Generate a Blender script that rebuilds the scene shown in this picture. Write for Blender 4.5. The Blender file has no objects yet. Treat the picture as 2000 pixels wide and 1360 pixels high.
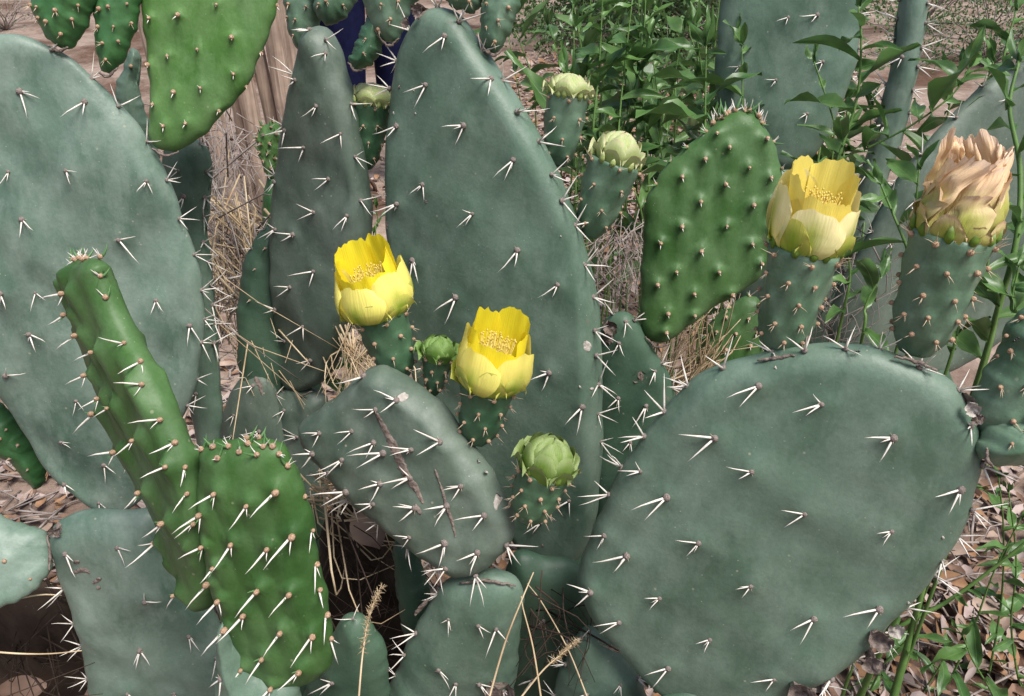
import bpy, math, random
import numpy as np
from mathutils import Vector, Matrix, noise

random.seed(7)
RNG = np.random.default_rng(7)
scene = bpy.context.scene
COL = scene.collection

# ------------------------------------------------------------------ camera
CAM_Z, TILT, FPX = 1.05, math.radians(30), 1570.0
cam_data = bpy.data.cameras.new('camera')
cam_data.sensor_width = 36.0
cam_data.lens = FPX / 2000.0 * 36.0
cam_data.clip_start = 0.02
cam_data.clip_end = 500.0
cam = bpy.data.objects.new('camera', cam_data)
cam.location = (0, 0, CAM_Z)
cam.rotation_euler = (math.pi / 2 - TILT, 0, 0)
COL.objects.link(cam)
scene.camera = cam

# ------------------------------------------------------------------ light
SUN_EL, SUN_AZ = math.radians(63), math.radians(135)   # azimuth from +Y, clockwise: behind the camera, to the right
world = bpy.data.worlds.new('World')
scene.world = world
world.use_nodes = True
wn = world.node_tree.nodes
sky = wn.new('ShaderNodeTexSky')
sky.sky_type = 'NISHITA'
sky.sun_disc = False
sky.sun_elevation = SUN_EL
sky.sun_rotation = SUN_AZ
sky.air_density = 1.0
sky.dust_density = 4.0
sky.ozone_density = 1.0
bg = wn['Background']
bg.inputs['Strength'].default_value = 0.095
world.node_tree.links.new(sky.outputs['Color'], bg.inputs['Color'])
sun_data = bpy.data.lights.new('sun', 'SUN')
sun_data.energy = 2.9
sun_data.angle = math.radians(26)
sun_data.color = (1.0, 0.98, 0.955)
sun = bpy.data.objects.new('sun', sun_data)
sd = Vector((math.sin(SUN_AZ) * math.cos(SUN_EL), math.cos(SUN_AZ) * math.cos(SUN_EL), math.sin(SUN_EL)))
sun.rotation_euler = sd.to_track_quat('Z', 'Y').to_euler()
sun.location = sd * 20
COL.objects.link(sun)
scene.view_settings.view_transform = 'Standard'
scene.view_settings.look = 'None'
scene.view_settings.gamma = 1.0
scene.view_settings.exposure = 0.68
scene.view_settings.use_curve_mapping = False
scene.render.engine = 'CYCLES'
scene.cycles.use_denoising = True
scene.cycles.max_bounces = 5

# ------------------------------------------------------------------ camera-frame helpers
CO = np.array((0.0, 0.0, CAM_Z))
RT = np.array((1.0, 0.0, 0.0))
FW = np.array((0.0, math.cos(TILT), -math.sin(TILT)))
UP = np.array((0.0, math.sin(TILT), math.cos(TILT)))

def ray(x, y):
    return FW + RT * (x - 1000.0) / FPX + UP * (680.0 - y) / FPX

def P(x, y, d):
    return CO + d * ray(x, y)

def camvec(v):
    return RT * v[0] + UP * v[1] - FW * v[2]

def unit(v):
    return v / (np.linalg.norm(v) + 1e-12)

def ground_pt(x, y, z=0.0):
    r = ray(x, y)
    return CO + r * ((z - CAM_Z) / r[2])

# ------------------------------------------------------------------ materials
def new_mat(name):
    m = bpy.data.materials.new(name)
    m.use_nodes = True
    nt = m.node_tree
    return m, nt, nt.nodes['Principled BSDF']

def N(nt, kind, **kw):
    n = nt.nodes.new(kind)
    for k, v in kw.items():
        if k in n.inputs:
            n.inputs[k].default_value = v
        else:
            setattr(n, k, v)
    return n

def ramp(nt, fac, stops):
    r = nt.nodes.new('ShaderNodeValToRGB')
    e = r.color_ramp.elements
    while len(e) < len(stops):
        e.new(0.5)
    for el, (p, c) in zip(e, stops):
        el.position = p
        el.color = (*c, 1.0) if len(c) == 3 else c
    nt.links.new(fac, r.inputs['Fac'])
    return r

def mix(nt, fac, a, b, mode='MIX'):
    m = nt.nodes.new('ShaderNodeMix')
    m.data_type = 'RGBA'
    m.blend_type = mode
    for sock, v in ((m.inputs['Factor'], fac), (m.inputs['A'], a), (m.inputs['B'], b)):
        if isinstance(v, bpy.types.NodeSocket):
            nt.links.new(v, sock)
        elif isinstance(v, (int, float)):
            sock.default_value = v
        else:
            sock.default_value = (*v, 1.0)
    return m.outputs['Result']

def obj_coords(nt, rand=True):
    tc = nt.nodes.new('ShaderNodeTexCoord')
    if not rand:
        return tc.outputs['Object']
    oi = nt.nodes.new('ShaderNodeObjectInfo')
    mul = N(nt, 'ShaderNodeMath', operation='MULTIPLY')
    mul.inputs[1].default_value = 37.0
    nt.links.new(oi.outputs['Random'], mul.inputs[0])
    ad = N(nt, 'ShaderNodeVectorMath', operation='ADD')
    nt.links.new(tc.outputs['Object'], ad.inputs[0])
    nt.links.new(mul.outputs[0], ad.inputs[1])
    return ad.outputs[0]

def noise_tex(nt, vec, scale, detail=4.0, rough=0.55, dist=0.0):
    n = N(nt, 'ShaderNodeTexNoise', Scale=scale, Detail=detail, Roughness=rough, Distortion=dist)
    nt.links.new(vec, n.inputs['Vector'])
    return n.outputs['Fac']

def bump(nt, bsdf, h, strength, dist):
    b = N(nt, 'ShaderNodeBump', Strength=strength, Distance=dist)
    nt.links.new(h, b.inputs['Height'])
    nt.links.new(b.outputs['Normal'], bsdf.inputs['Normal'])

def pad_mat(name, c_dark, c_mid, c_bloom, bloom=0.5, rough=0.5, speck=0.5, spec=0.35, cork=0.0):
    m, nt, b = new_mat(name)
    v = obj_coords(nt)
    mp = N(nt, 'ShaderNodeMapping')
    mp.inputs['Scale'].default_value = (1.0, 1.0, 0.55)
    nt.links.new(v, mp.inputs['Vector'])
    n1 = noise_tex(nt, v, 10.0, 3.0, 0.5, 0.1)
    n2 = noise_tex(nt, mp.outputs[0], 30.0, 6.0, 0.62, 0.12)
    r1 = ramp(nt, n1, [(0.34, c_dark), (0.62, c_mid)])
    r2 = ramp(nt, n2, [(0.42, (0, 0, 0)), (0.74, (bloom, bloom, bloom))])
    col = mix(nt, r2.outputs['Color'], r1.outputs['Color'], c_bloom)
    # wax rubbed off in patches
    nw = noise_tex(nt, mp.outputs[0], 16.0, 9.0, 0.68, 0.3)
    rw = ramp(nt, nw, [(0.50, (0, 0, 0)), (0.55, (0.30 * bloom,) * 3), (0.80, (0.30 * bloom,) * 3)])
    col = mix(nt, rw.outputs['Color'], col, c_bloom)
    nw2 = noise_tex(nt, mp.outputs[0], 21.0, 10.0, 0.72, 0.2)
    rw2 = ramp(nt, nw2, [(0.30, (0.35,) * 3), (0.40, (0, 0, 0))])
    col = mix(nt, rw2.outputs['Color'], col, c_dark)
    # fine speckle of the wax and tiny pale pits
    n3 = noise_tex(nt, v, 420.0, 2.0)
    r3 = ramp(nt, n3, [(0.3, (0.93, 0.93, 0.93)), (0.7, (1.05, 1.05, 1.05))])
    col = mix(nt, 1.0, col, r3.outputs['Color'], 'MULTIPLY')
    vo = N(nt, 'ShaderNodeTexVoronoi', Scale=75.0)
    nt.links.new(v, vo.inputs['Vector'])
    rs = ramp(nt, vo.outputs['Distance'], [(0.055, (speck, speck, speck)), (0.10, (0, 0, 0))])
    pick = noise_tex(nt, v, 22.0, 1.0)
    rp = ramp(nt, pick, [(0.52, (0, 0, 0)), (0.56, (1, 1, 1))])
    sp = mix(nt, 1.0, rs.outputs['Color'], rp.outputs['Color'], 'MULTIPLY')
    col = mix(nt, sp, col, (0.42, 0.38, 0.28))
    vo2 = N(nt, 'ShaderNodeTexVoronoi', Scale=190.0)
    nt.links.new(v, vo2.inputs['Vector'])
    rs2 = ramp(nt, vo2.outputs['Distance'], [(0.05, (speck, speck, speck)), (0.11, (0, 0, 0))])
    pk2 = ramp(nt, noise_tex(nt, v, 70.0, 1.0), [(0.55, (0, 0, 0)), (0.60, (1, 1, 1))])
    col = mix(nt, mix(nt, 1.0, rs2.outputs['Color'], pk2.outputs['Color'], 'MULTIPLY'), col, (0.50, 0.47, 0.38))
    vo3 = N(nt, 'ShaderNodeTexVoronoi', Scale=38.0)
    nt.links.new(v, vo3.inputs['Vector'])
    nd = noise_tex(nt, v, 300.0, 2.0)
    rs3 = ramp(nt, mix(nt, 0.25, vo3.outputs['Distance'], nd), [(0.150, (0.9 * speck,) * 3), (0.178, (0, 0, 0))])
    pk3 = ramp(nt, noise_tex(nt, v, 13.0, 1.0), [(0.58, (0, 0, 0)), (0.62, (1, 1, 1))])
    col = mix(nt, mix(nt, 1.0, rs3.outputs['Color'], pk3.outputs['Color'], 'MULTIPLY'), col, (0.17, 0.135, 0.11))
    if cork:
        nc = noise_tex(nt, v, 15.0, 7.0, 0.7, 1.5)
        rc = ramp(nt, nc, [(0.70 - cork, (0, 0, 0)), (0.74 - cork, (0.85, 0.85, 0.85))])
        col = mix(nt, rc.outputs['Color'], col, (0.16, 0.12, 0.10))
    nt.links.new(col, b.inputs['Base Color'])
    b.inputs['Roughness'].default_value = rough
    b.inputs['Specular IOR Level'].default_value = spec
    bump(nt, b, noise_tex(nt, v, 85.0, 6.0, 0.6), 0.13, 0.006)
    return m

def plain_mat(name, c1, c2, scale=60.0, rough=0.6, spec=0.3, bmp=0.15, trans=0.0):
    m, nt, b = new_mat(name)
    v = obj_coords(nt)
    n = noise_tex(nt, v, scale, 4.0)
    r = ramp(nt, n, [(0.3, c1), (0.7, c2)])
    nt.links.new(r.outputs['Color'], b.inputs['Base Color'])
    b.inputs['Roughness'].default_value = rough
    b.inputs['Specular IOR Level'].default_value = spec
    if bmp:
        bump(nt, b, n, bmp, 0.003)
    if trans:
        add_translucent(nt, b, r.outputs['Color'], trans)
    return m

def add_translucent(nt, b, col, fac):
    out = nt.nodes['Material Output']
    t = nt.nodes.new('ShaderNodeBsdfTranslucent')
    nt.links.new(col, t.inputs['Color'])
    ms = nt.nodes.new('ShaderNodeMixShader')
    ms.inputs['Fac'].default_value = fac
    nt.links.new(b.outputs[0], ms.inputs[1])
    nt.links.new(t.outputs[0], ms.inputs[2])
    nt.links.new(ms.outputs[0], out.inputs['Surface'])

M = {}
M['old'] = pad_mat('glaucous_skin', (0.062, 0.108, 0.072), (0.100, 0.163, 0.114), (0.190, 0.255, 0.200), 0.6, 0.46)
M['pale'] = pad_mat('pale_glaucous_skin', (0.070, 0.124, 0.088), (0.130, 0.196, 0.148), (0.25, 0.315, 0.262), 0.75, 0.44)
M['grey'] = pad_mat('grey_green_skin', (0.058, 0.090, 0.066), (0.098, 0.136, 0.100), (0.18, 0.215, 0.175), 0.6, 0.50, cork=0.01)
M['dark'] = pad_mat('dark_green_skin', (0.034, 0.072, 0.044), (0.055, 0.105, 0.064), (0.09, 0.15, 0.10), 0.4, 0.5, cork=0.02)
M['young'] = pad_mat('young_green_skin', (0.024, 0.072, 0.015), (0.046, 0.114, 0.026), (0.12, 0.205, 0.090), 0.6, 0.48, 0.35, 0.28)
M['lime'] = pad_mat('lime_green_skin', (0.044, 0.125, 0.022), (0.082, 0.185, 0.042), (0.18, 0.29, 0.13), 0.65, 0.47, 0.25, 0.28)
M['deep'] = pad_mat('deep_green_skin', (0.028, 0.098, 0.028), (0.045, 0.140, 0.042), (0.085, 0.19, 0.085), 0.35, 0.38, 0.2, 0.45)
M['fruit'] = pad_mat('fruit_green_skin', (0.055, 0.115, 0.062), (0.098, 0.178, 0.105), (0.20, 0.285, 0.21), 0.65, 0.42, 0.3, 0.4)
M['fruitdark'] = pad_mat('dark_fruit_green_skin', (0.028, 0.080, 0.038), (0.046, 0.112, 0.054), (0.10, 0.175, 0.10), 0.5, 0.42, 0.3, 0.4)
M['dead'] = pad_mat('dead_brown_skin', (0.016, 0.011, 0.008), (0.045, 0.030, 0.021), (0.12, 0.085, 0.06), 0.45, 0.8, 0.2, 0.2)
M['areole_old'] = plain_mat('grey_areole_felt', (0.13, 0.105, 0.095), (0.30, 0.25, 0.225), 900, 0.9, 0.1, 0.5)
M['areole_tan'] = plain_mat('tan_areole_felt', (0.25, 0.145, 0.085), (0.50, 0.35, 0.24), 900, 0.85, 0.1, 0.5)
M['spine'] = plain_mat('white_spine', (0.58, 0.52, 0.45), (0.80, 0.76, 0.69), 180, 0.38, 0.4, 0.0)
M['spine_tan'] = plain_mat('tan_spine', (0.40, 0.29, 0.19), (0.62, 0.51, 0.38), 180, 0.45, 0.3, 0.0)
M['leaflet'] = plain_mat('green_leaflet', (0.06, 0.15, 0.045), (0.11, 0.22, 0.08), 120, 0.5, 0.3, 0.0)
M['cork'] = plain_mat('corky_scar', (0.10, 0.075, 0.065), (0.26, 0.21, 0.18), 260, 0.9, 0.1, 0.8)
M['palecork'] = plain_mat('pale_dry_scab', (0.30, 0.27, 0.24), (0.55, 0.50, 0.44), 200, 0.9, 0.1, 0.8)
M['straw'] = plain_mat('dry_straw', (0.30, 0.205, 0.11), (0.62, 0.50, 0.33), 25, 0.7, 0.2, 0.0)
M['twig'] = plain_mat('grey_twig', (0.16, 0.125, 0.105), (0.36, 0.31, 0.28), 40, 0.85, 0.1, 0.3)
M['shadetwig'] = plain_mat('shade_darkened_twig', (0.022, 0.015, 0.011), (0.075, 0.052, 0.040), 40, 0.9, 0.1, 0.3)  # shade of the hollows put into the twig colour
M['litter'] = plain_mat('leaf_litter', (0.12, 0.072, 0.050), (0.42, 0.285, 0.215), 14, 0.8, 0.15, 0.0)
M['stem'] = plain_mat('green_stem', (0.075, 0.15, 0.035), (0.13, 0.23, 0.06), 40, 0.45, 0.3, 0.0)
M['stamen'] = plain_mat('yellow_stamen', (0.75, 0.55, 0.10), (0.85, 0.72, 0.25), 200, 0.6, 0.2, 0.0, 0.2)
M['board'] = None
M['black'] = plain_mat('black_shell', (0.008, 0.006, 0.005), (0.02, 0.014, 0.01), 300, 0.3, 0.5, 0.0)

def leaf_mat(name, c1, c2, vein):
    m, nt, b = new_mat(name)
    uv = nt.nodes.new('ShaderNodeUVMap')
    sx = nt.nodes.new('ShaderNodeSeparateXYZ')
    nt.links.new(uv.outputs['UV'], sx.inputs[0])
    v = obj_coords(nt)
    n = noise_tex(nt, v, 3.0, 3.0)
    oi = nt.nodes.new('ShaderNodeObjectInfo')
    ad = N(nt, 'ShaderNodeMath', operation='MULTIPLY_ADD')
    nt.links.new(oi.outputs['Random'], ad.inputs[0])
    ad.inputs[1].default_value = 0.5
    nt.links.new(n, ad.inputs[2])
    r = ramp(nt, ad.outputs[0], [(0.4, c1), (1.0, c2)])
    rib = ramp(nt, sx.outputs['Y'], [(0.0, (0.35,) * 3), (0.03, (0.15,) * 3), (0.47, (0, 0, 0)), (0.5, (0.75,) * 3), (0.53, (0, 0, 0)), (0.97, (0.15,) * 3)])
    col = mix(nt, rib.outputs['Color'], r.outputs['Color'], vein)
    nt.links.new(col, b.inputs['Base Color'])
    b.inputs['Roughness'].default_value = 0.36
    b.inputs['Specular IOR Level'].default_value = 0.45
    add_translucent(nt, b, col, 0.22)
    return m

M['leaf'] = leaf_mat('glossy_leaf', (0.030, 0.088, 0.020), (0.100, 0.205, 0.050), (0.20, 0.30, 0.12))
M['leaf_far'] = leaf_mat('dull_leaf', (0.040, 0.095, 0.025), (0.115, 0.205, 0.065), (0.17, 0.26, 0.11))

def petal_mat(name, c_in, c_edge, c_rib, c_tip, ribw, ribtop, trans=0.25, tipw=0.03, crinkle=0.35):
    # U runs across the petal, V from the base to the tip
    m, nt, b = new_mat(name)
    uv = nt.nodes.new('ShaderNodeUVMap')
    sx = nt.nodes.new('ShaderNodeSeparateXYZ')
    nt.links.new(uv.outputs['UV'], sx.inputs[0])
    v = obj_coords(nt)
    n = noise_tex(nt, v, 60.0, 3.0)
    along = ramp(nt, sx.outputs['Y'], [(0.05, c_edge), (0.75, c_in)])
    side = ramp(nt, sx.outputs['X'], [(0.5 - ribw, (0, 0, 0)), (0.5, (1, 1, 1)), (0.5 + ribw, (0, 0, 0))])
    fade = ramp(nt, sx.outputs['Y'], [(0.0, (1, 1, 1)), (ribtop * 0.65, (0.85,) * 3), (ribtop, (0, 0, 0))])
    base = ramp(nt, sx.outputs['Y'], [(0.0, (0.9,) * 3), (0.22, (0, 0, 0))])
    ribf = mix(nt, 1.0, side.outputs['Color'], fade.outputs['Color'], 'MULTIPLY')
    ribf = mix(nt, 1.0, ribf, base.outputs['Color'], 'LIGHTEN')
    col = mix(nt, ribf, along.outputs['Color'], c_rib)
    ny = N(nt, 'ShaderNodeMath', operation='MULTIPLY_ADD')
    nt.links.new(n, ny.inputs[0]); ny.inputs[1].default_value = 0.10
    nt.links.new(sx.outputs['Y'], ny.inputs[2])
    tip = ramp(nt, ny.outputs[0], [(1.03 - tipw, (0, 0, 0)), (1.06, (0.8,) * 3)])
    col = mix(nt, tip.outputs['Color'], col, c_tip)
    nt.links.new(col, b.inputs['Base Color'])
    b.inputs['Roughness'].default_value = 0.45
    b.inputs['Specular IOR Level'].default_value = 0.25
    wv = N(nt, 'ShaderNodeTexNoise', Scale=30.0, Detail=3.0)
    mp = N(nt, 'ShaderNodeMapping')
    mp.inputs['Scale'].default_value = (1.0, 0.08, 1.0)
    nt.links.new(uv.outputs['UV'], mp.inputs['Vector'])
    nt.links.new(mp.outputs[0], wv.inputs['Vector'])
    bump(nt, b, wv.outputs['Fac'], crinkle, 0.002)
    add_translucent(nt, b, col, trans)
    return m

YEL, LEM, CREAM = (0.90, 0.75, 0.035), (0.88, 0.79, 0.14), (0.90, 0.83, 0.44)
GRN, BRN = (0.27, 0.42, 0.03), (0.34, 0.22, 0.10)
M['petal_in'] = petal_mat('yellow_petal', YEL, YEL, YEL, (0.90, 0.78, 0.12), 0.2, 0.3, 0.35)
M['petal_out'] = petal_mat('lemon_petal', (0.88, 0.80, 0.20), (0.80, 0.74, 0.14), GRN, (0.88, 0.80, 0.25), 0.20, 0.78, 0.32)
M['sepal'] = petal_mat('green_sepal', (0.62, 0.60, 0.13), (0.26, 0.38, 0.04), GRN, BRN, 0.38, 1.0, 0.2, 0.02)
M['cream_in'] = petal_mat('creamy_yellow_petal', (0.86, 0.72, 0.16), (0.84, 0.62, 0.05), (0.8, 0.6, 0.05), CREAM, 0.2, 0.3, 0.3)
M['cream_out'] = petal_mat('cream_petal', CREAM, (0.80, 0.76, 0.26), (0.34, 0.46, 0.03), (0.72, 0.55, 0.30), 0.25, 0.98, 0.28, 0.02)
M['wilt'] = petal_mat('wilted_peach_petal', (0.84, 0.60, 0.36), (0.68, 0.56, 0.22), (0.48, 0.50, 0.14), (0.84, 0.62, 0.45), 0.4, 0.75, 0.2, 0.08, 0.6)
M['wiltsepal'] = petal_mat('wilted_green_sepal', (0.60, 0.46, 0.24), (0.34, 0.38, 0.06), (0.36, 0.40, 0.06), (0.45, 0.30, 0.2), 0.45, 0.9, 0.15, 0.10, 0.4)
M['bud'] = petal_mat('bud_scale', (0.25, 0.32, 0.12), (0.12, 0.22, 0.025), (0.14, 0.24, 0.03), (0.50, 0.33, 0.24), 0.42, 0.9, 0.15, 0.03)
M['budgreen'] = petal_mat('green_bud_scale', (0.16, 0.26, 0.07), (0.09, 0.19, 0.03), (0.10, 0.20, 0.035), (0.36, 0.22, 0.14), 0.4, 0.9, 0.1, 0.03)
M['budpale'] = petal_mat('pale_bud_scale', (0.46, 0.50, 0.25), (0.34, 0.42, 0.13), (0.36, 0.44, 0.14), (0.55, 0.44, 0.28), 0.4, 0.9, 0.15, 0.04)

# ------------------------------------------------------------------ object helpers
def mesh_from(name, verts, faces, mats, smooth=True, midx=None, uvs=None):
    me = bpy.data.meshes.new(name)
    me.from_pydata([tuple(map(float, v)) for v in verts], [], [tuple(map(int, f)) for f in faces])
    for m in mats:
        me.materials.append(m)
    if smooth:
        me.polygons.foreach_set('use_smooth', [True] * len(me.polygons))
    if midx is not None:
        me.polygons.foreach_set('material_index', list(midx))
    if uvs is not None:
        ul = me.uv_layers.new(name='UVMap')
        li = np.empty(len(me.loops), dtype=np.int32)
        me.loops.foreach_get('vertex_index', li)
        ul.data.foreach_set('uv', np.asarray(uvs, dtype=np.float32)[li].ravel())
    me.update()
    return me

def add(name, me, parent=None, loc=(0, 0, 0), rot=None, scale=None, label=None, kind=None):
    o = bpy.data.objects.new(name, me)
    COL.objects.link(o)
    o.parent = parent
    if rot is not None:
        m4 = Matrix([list(map(float, r)) for r in rot]).to_4x4()
        if scale:
            m4 = m4 @ Matrix.Scale(scale, 4)
        m4.translation = Vector([float(c) for c in loc])
        o.matrix_basis = m4
    else:
        o.location = tuple(float(c) for c in loc)
        if scale:
            o.scale = (scale,) * 3
    if label:
        o['label'] = label
    if kind:
        o['kind'] = kind
    return o

def thing(name, label, cat, loc, group=None):
    o = bpy.data.objects.new(name, None)
    COL.objects.link(o)
    o.location = tuple(float(c) for c in loc)
    o.empty_display_size = 0.05
    o['label'] = label
    o['category'] = cat
    if group:
        o['group'] = group
    o['_loc'] = [float(c) for c in loc]
    return o

def tloc(o):
    return np.array(o['_loc'])

def frame_from(z, xpref):
    z = unit(np.asarray(z, float))
    x = np.asarray(xpref, float) - z * np.dot(xpref, z)
    if np.linalg.norm(x) < 1e-6:
        x = np.cross(z, (0.3, 0.8, 0.5))
    x = unit(x)
    y = np.cross(z, x)
    return np.stack((x, y, z), axis=1)       # columns

class MB:
    """collects geometry for one mesh"""
    def __init__(s):
        s.v, s.f, s.m, s.uv = [], [], [], []
    def add(s, v, f, mi=0, uv=None):
        o = len(s.v)
        s.v.extend(map(tuple, v))
        s.f.extend(tuple(i + o for i in q) for q in f)
        s.m.extend([mi] * len(f))
        if uv is not None:
            s.uv.extend(map(tuple, uv))
    def mesh(s, name, mats, smooth=True):
        return mesh_from(name, s.v, s.f, mats, smooth, s.m, s.uv if s.uv else None)

def tube(pts, radii, n=5, cap=True):
    pts = np.asarray(pts, float)
    k = len(pts)
    radii = np.broadcast_to(np.asarray(radii, float), (k,))
    v, f = [], []
    ref = np.array((0.31, 0.87, 0.38))
    for i in range(k):
        t = pts[min(i + 1, k - 1)] - pts[max(i - 1, 0)]
        t = unit(t)
        a = np.cross(t, ref)
        if np.linalg.norm(a) < 1e-3:
            a = np.cross(t, (1, 0, 0))
        a = unit(a)
        b = np.cross(t, a)
        for j in range(n):
            w = 2 * math.pi * j / n
            v.append(pts[i] + radii[i] * (a * math.cos(w) + b * math.sin(w)))
    for i in range(k - 1):
        for j in range(n):
            f.append((i * n + j, i * n + (j + 1) % n, (i + 1) * n + (j + 1) % n, (i + 1) * n + j))
    if cap:
        f.append(tuple(range(n))[::-1])
        f.append(tuple((k - 1) * n + j for j in range(n)))
    return v, f

def spline(pts, n):
    """open Catmull-Rom"""
    pts = np.asarray(pts, float)
    q = np.vstack((2 * pts[0] - pts[1], pts, 2 * pts[-1] - pts[-2]))
    out = []
    segs = len(pts) - 1
    for k in range(n):
        t = k / (n - 1) * segs
        i = min(int(t), segs - 1)
        u = t - i
        a, b, c, d = q[i:i + 4]
        out.append(0.5 * (2 * b + (c - a) * u + (2 * a - 5 * b + 4 * c - d) * u * u + (3 * b - a - 3 * c + d) * u ** 3))
    return np.array(out)

def closed_curve(pts, n):
    """closed Catmull-Rom through pts, resampled evenly to n points"""
    p = np.asarray(pts, float)
    k = len(p)
    out = []
    for i in range(k):
        a, b, c, d = p[(i - 1) % k], p[i], p[(i + 1) % k], p[(i + 2) % k]
        for u in np.linspace(0, 1, 8, endpoint=False):
            out.append(0.5 * (2 * b + (c - a) * u + (2 * a - 5 * b + 4 * c - d) * u * u + (3 * b - a - 3 * c + d) * u ** 3))
    out = np.array(out)
    L = np.linalg.norm(np.roll(out, -1, 0) - out, axis=1)
    s = np.concatenate(([0], np.cumsum(L)))
    ext = np.vstack((out, out[:1]))
    t = np.linspace(0, s[-1], n, endpoint=False)
    return np.stack((np.interp(t, s, ext[:, 0]), np.interp(t, s, ext[:, 1])), 1)

def blob(center, rx, ry, rz, nu=8, nv=5):
    v, f = [], []
    for i in range(nv + 1):
        th = math.pi * i / nv
        for j in range(nu):
            ph = 2 * math.pi * j / nu
            v.append((center[0] + rx * math.sin(th) * math.cos(ph), center[1] + ry * math.sin(th) * math.sin(ph), center[2] + rz * math.cos(th)))
    for i in range(nv):
        for j in range(nu):
            f.append((i * nu + j, (i + 1) * nu + j, (i + 1) * nu + (j + 1) % nu, i * nu + (j + 1) % nu))
    return v, f

# ------------------------------------------------------------------ areole and spine templates: Z leaves the skin, X is the way spines lean
def spine_geo(mb, d, L, r, mi, bend=0.06, start=0.0):
    d = unit(np.asarray(d, float))
    side = unit(np.cross(d, (0.2, 0.4, 0.9)))
    bv = side * RNG.uniform(-bend, bend) * L
    pts = [d * start + (d * L + bv * (4 * t * (1 - t))) * t for t in (0.0, 0.35, 0.7, 1.0)]
    v, f = tube(pts, [r, r * 0.95, r * 0.55, r * 0.06], 5)
    mb.add(v, f, mi)

def dirvec(tilt, az):
    t, a = math.radians(tilt), math.radians(az)
    return np.array((math.sin(t) * math.cos(a), math.sin(t) * math.sin(a), math.cos(t)))

def leaflet_geo(mb, d, L, w, mi):
    pts = [np.zeros(3), d * L * 0.4, d * L * 0.75 + np.array((0, 0, L * 0.12)), d * L + np.array((0, 0, L * 0.35))]
    v, f = tube(pts, [w * 0.8, w, w * 0.6, w * 0.05], 6)
    mb.add(v, f, mi)

def make_clusters(style, count):
    out = []
    for k in range(count):
        mb = MB()
        U = RNG.uniform
        if style == 'old':
            r = U(0.0022, 0.0030)
            v, f = blob((0, 0, 0.0006), r, r * U(0.85, 1.1), r * 0.75, 9, 6)
            v = [np.array(q) * (1 + 0.16 * noise.noise(Vector(q) * 1400)) for q in v]
            mb.add(v, f, 0)
            spine_geo(mb, dirvec(U(60, 76), U(-28, -4)), U(0.017, 0.028), 0.00085, 1)
            if U() < 0.85:
                spine_geo(mb, dirvec(U(58, 76), U(14, 50)), U(0.014, 0.024), 0.00078, 1)
            if U() < 0.6:
                spine_geo(mb, dirvec(U(60, 80), U(-75, 80)), U(0.006, 0.014), 0.0006, 1)
            for _ in range(2):
                spine_geo(mb, dirvec(U(40, 80), U(0, 360)), U(0.003, 0.006), 0.00025, 2)
        elif style == 'rim':
            r = U(0.0022, 0.0030)
            v, f = blob((0, 0, 0.0004), r, r, r * 0.7, 9, 6)
            v = [np.array(q) * (1 + 0.18 * noise.noise(Vector(q) * 1400)) for q in v]
            mb.add(v, f, 0)
            for a in range(RNG.integers(3, 5)):
                spine_geo(mb, dirvec(U(15, 70), a * 95 + U(-35, 35)), U(0.014, 0.029), 0.00082, 1)
        elif style == 'young':
            r = U(0.0017, 0.0022)
            v, f = blob((0.0002, 0, 0.0012), r, r, r * 0.9, 8, 6)
            mb.add(v, f, 0)
            v, f = blob((0.0006, 0, 0.0026), r * 0.45, r * 0.45, r * 0.35, 6, 4)
            mb.add(v, f, 3)
            spine_geo(mb, dirvec(U(35, 65), U(-25, 25)), U(0.004, 0.009), 0.00055, 1)
            if U() < 0.6:
                spine_geo(mb, dirvec(U(45, 75), U(120, 240)), U(0.002, 0.006), 0.0004, 1)
        elif style == 'long':
            r = U(0.0018, 0.0023)
            v, f = blob((0.0002, 0, 0.0013), r * 1.05, r * 0.9, r * 1.1, 8, 6)
            mb.add(v, f, 0)
            spine_geo(mb, dirvec(U(52, 68), U(-14, 14)), U(0.014, 0.022), 0.00075, 1)
            if U() < 0.55:
                spine_geo(mb, dirvec(U(50, 75), U(30, 60)), U(0.005, 0.011), 0.00045, 1)
            if U() < 0.4:
                leaflet_geo(mb, dirvec(65, U(-60, 60)), 0.005, 0.0007, 4)
        elif style == 'tip':
            r = U(0.0019, 0.0024)
            v, f = blob((0, 0, 0.001), r, r, r * 0.9, 8, 6)
            mb.add(v, f, 0)
            for a in range(2):
                spine_geo(mb, dirvec(U(15, 50), U(0, 360)), U(0.005, 0.010), 0.0005, 1)
            leaflet_geo(mb, dirvec(U(40, 65), U(-40, 40)), U(0.007, 0.010), 0.0010, 4)
        elif style == 'fruit':
            r = U(0.0014, 0.0019)
            v, f = blob((0, 0, 0.0007), r, r, r * 1.05, 8, 6)
            mb.add(v, f, 0)
            for a in range(RNG.integers(1, 4)):
                spine_geo(mb, dirvec(U(40, 75), U(-60, 60)), U(0.004, 0.009), 0.00026, 2)
        elif style == 'fruittop':
            r = U(0.0015, 0.0020)
            v, f = blob((0, 0, 0.0007), r, r, r * 1.1, 8, 6)
            mb.add(v, f, 0)
            for a in range(RNG.integers(2, 5)):
                spine_geo(mb, dirvec(U(20, 60), U(-80, 80)), U(0.007, 0.013), 0.0003, 2)
        elif style == 'bare':
            r = U(0.0013, 0.0019)
            v, f = blob((0, 0, 0.0005), r, r, r * 0.9, 8, 6)
            mb.add(v, f, 0)
            spine_geo(mb, dirvec(U(40, 70), U(-50, 50)), U(0.002, 0.004), 0.0003, 2)
        a_mat = M['areole_old'] if style in ('old', 'rim') else M['areole_tan']
        out.append(mb.mesh('spine_cluster_' + style, [a_mat, M['spine'], M['spine_tan'], M['spine_tan'], M['leaflet']]))
    return out

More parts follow.
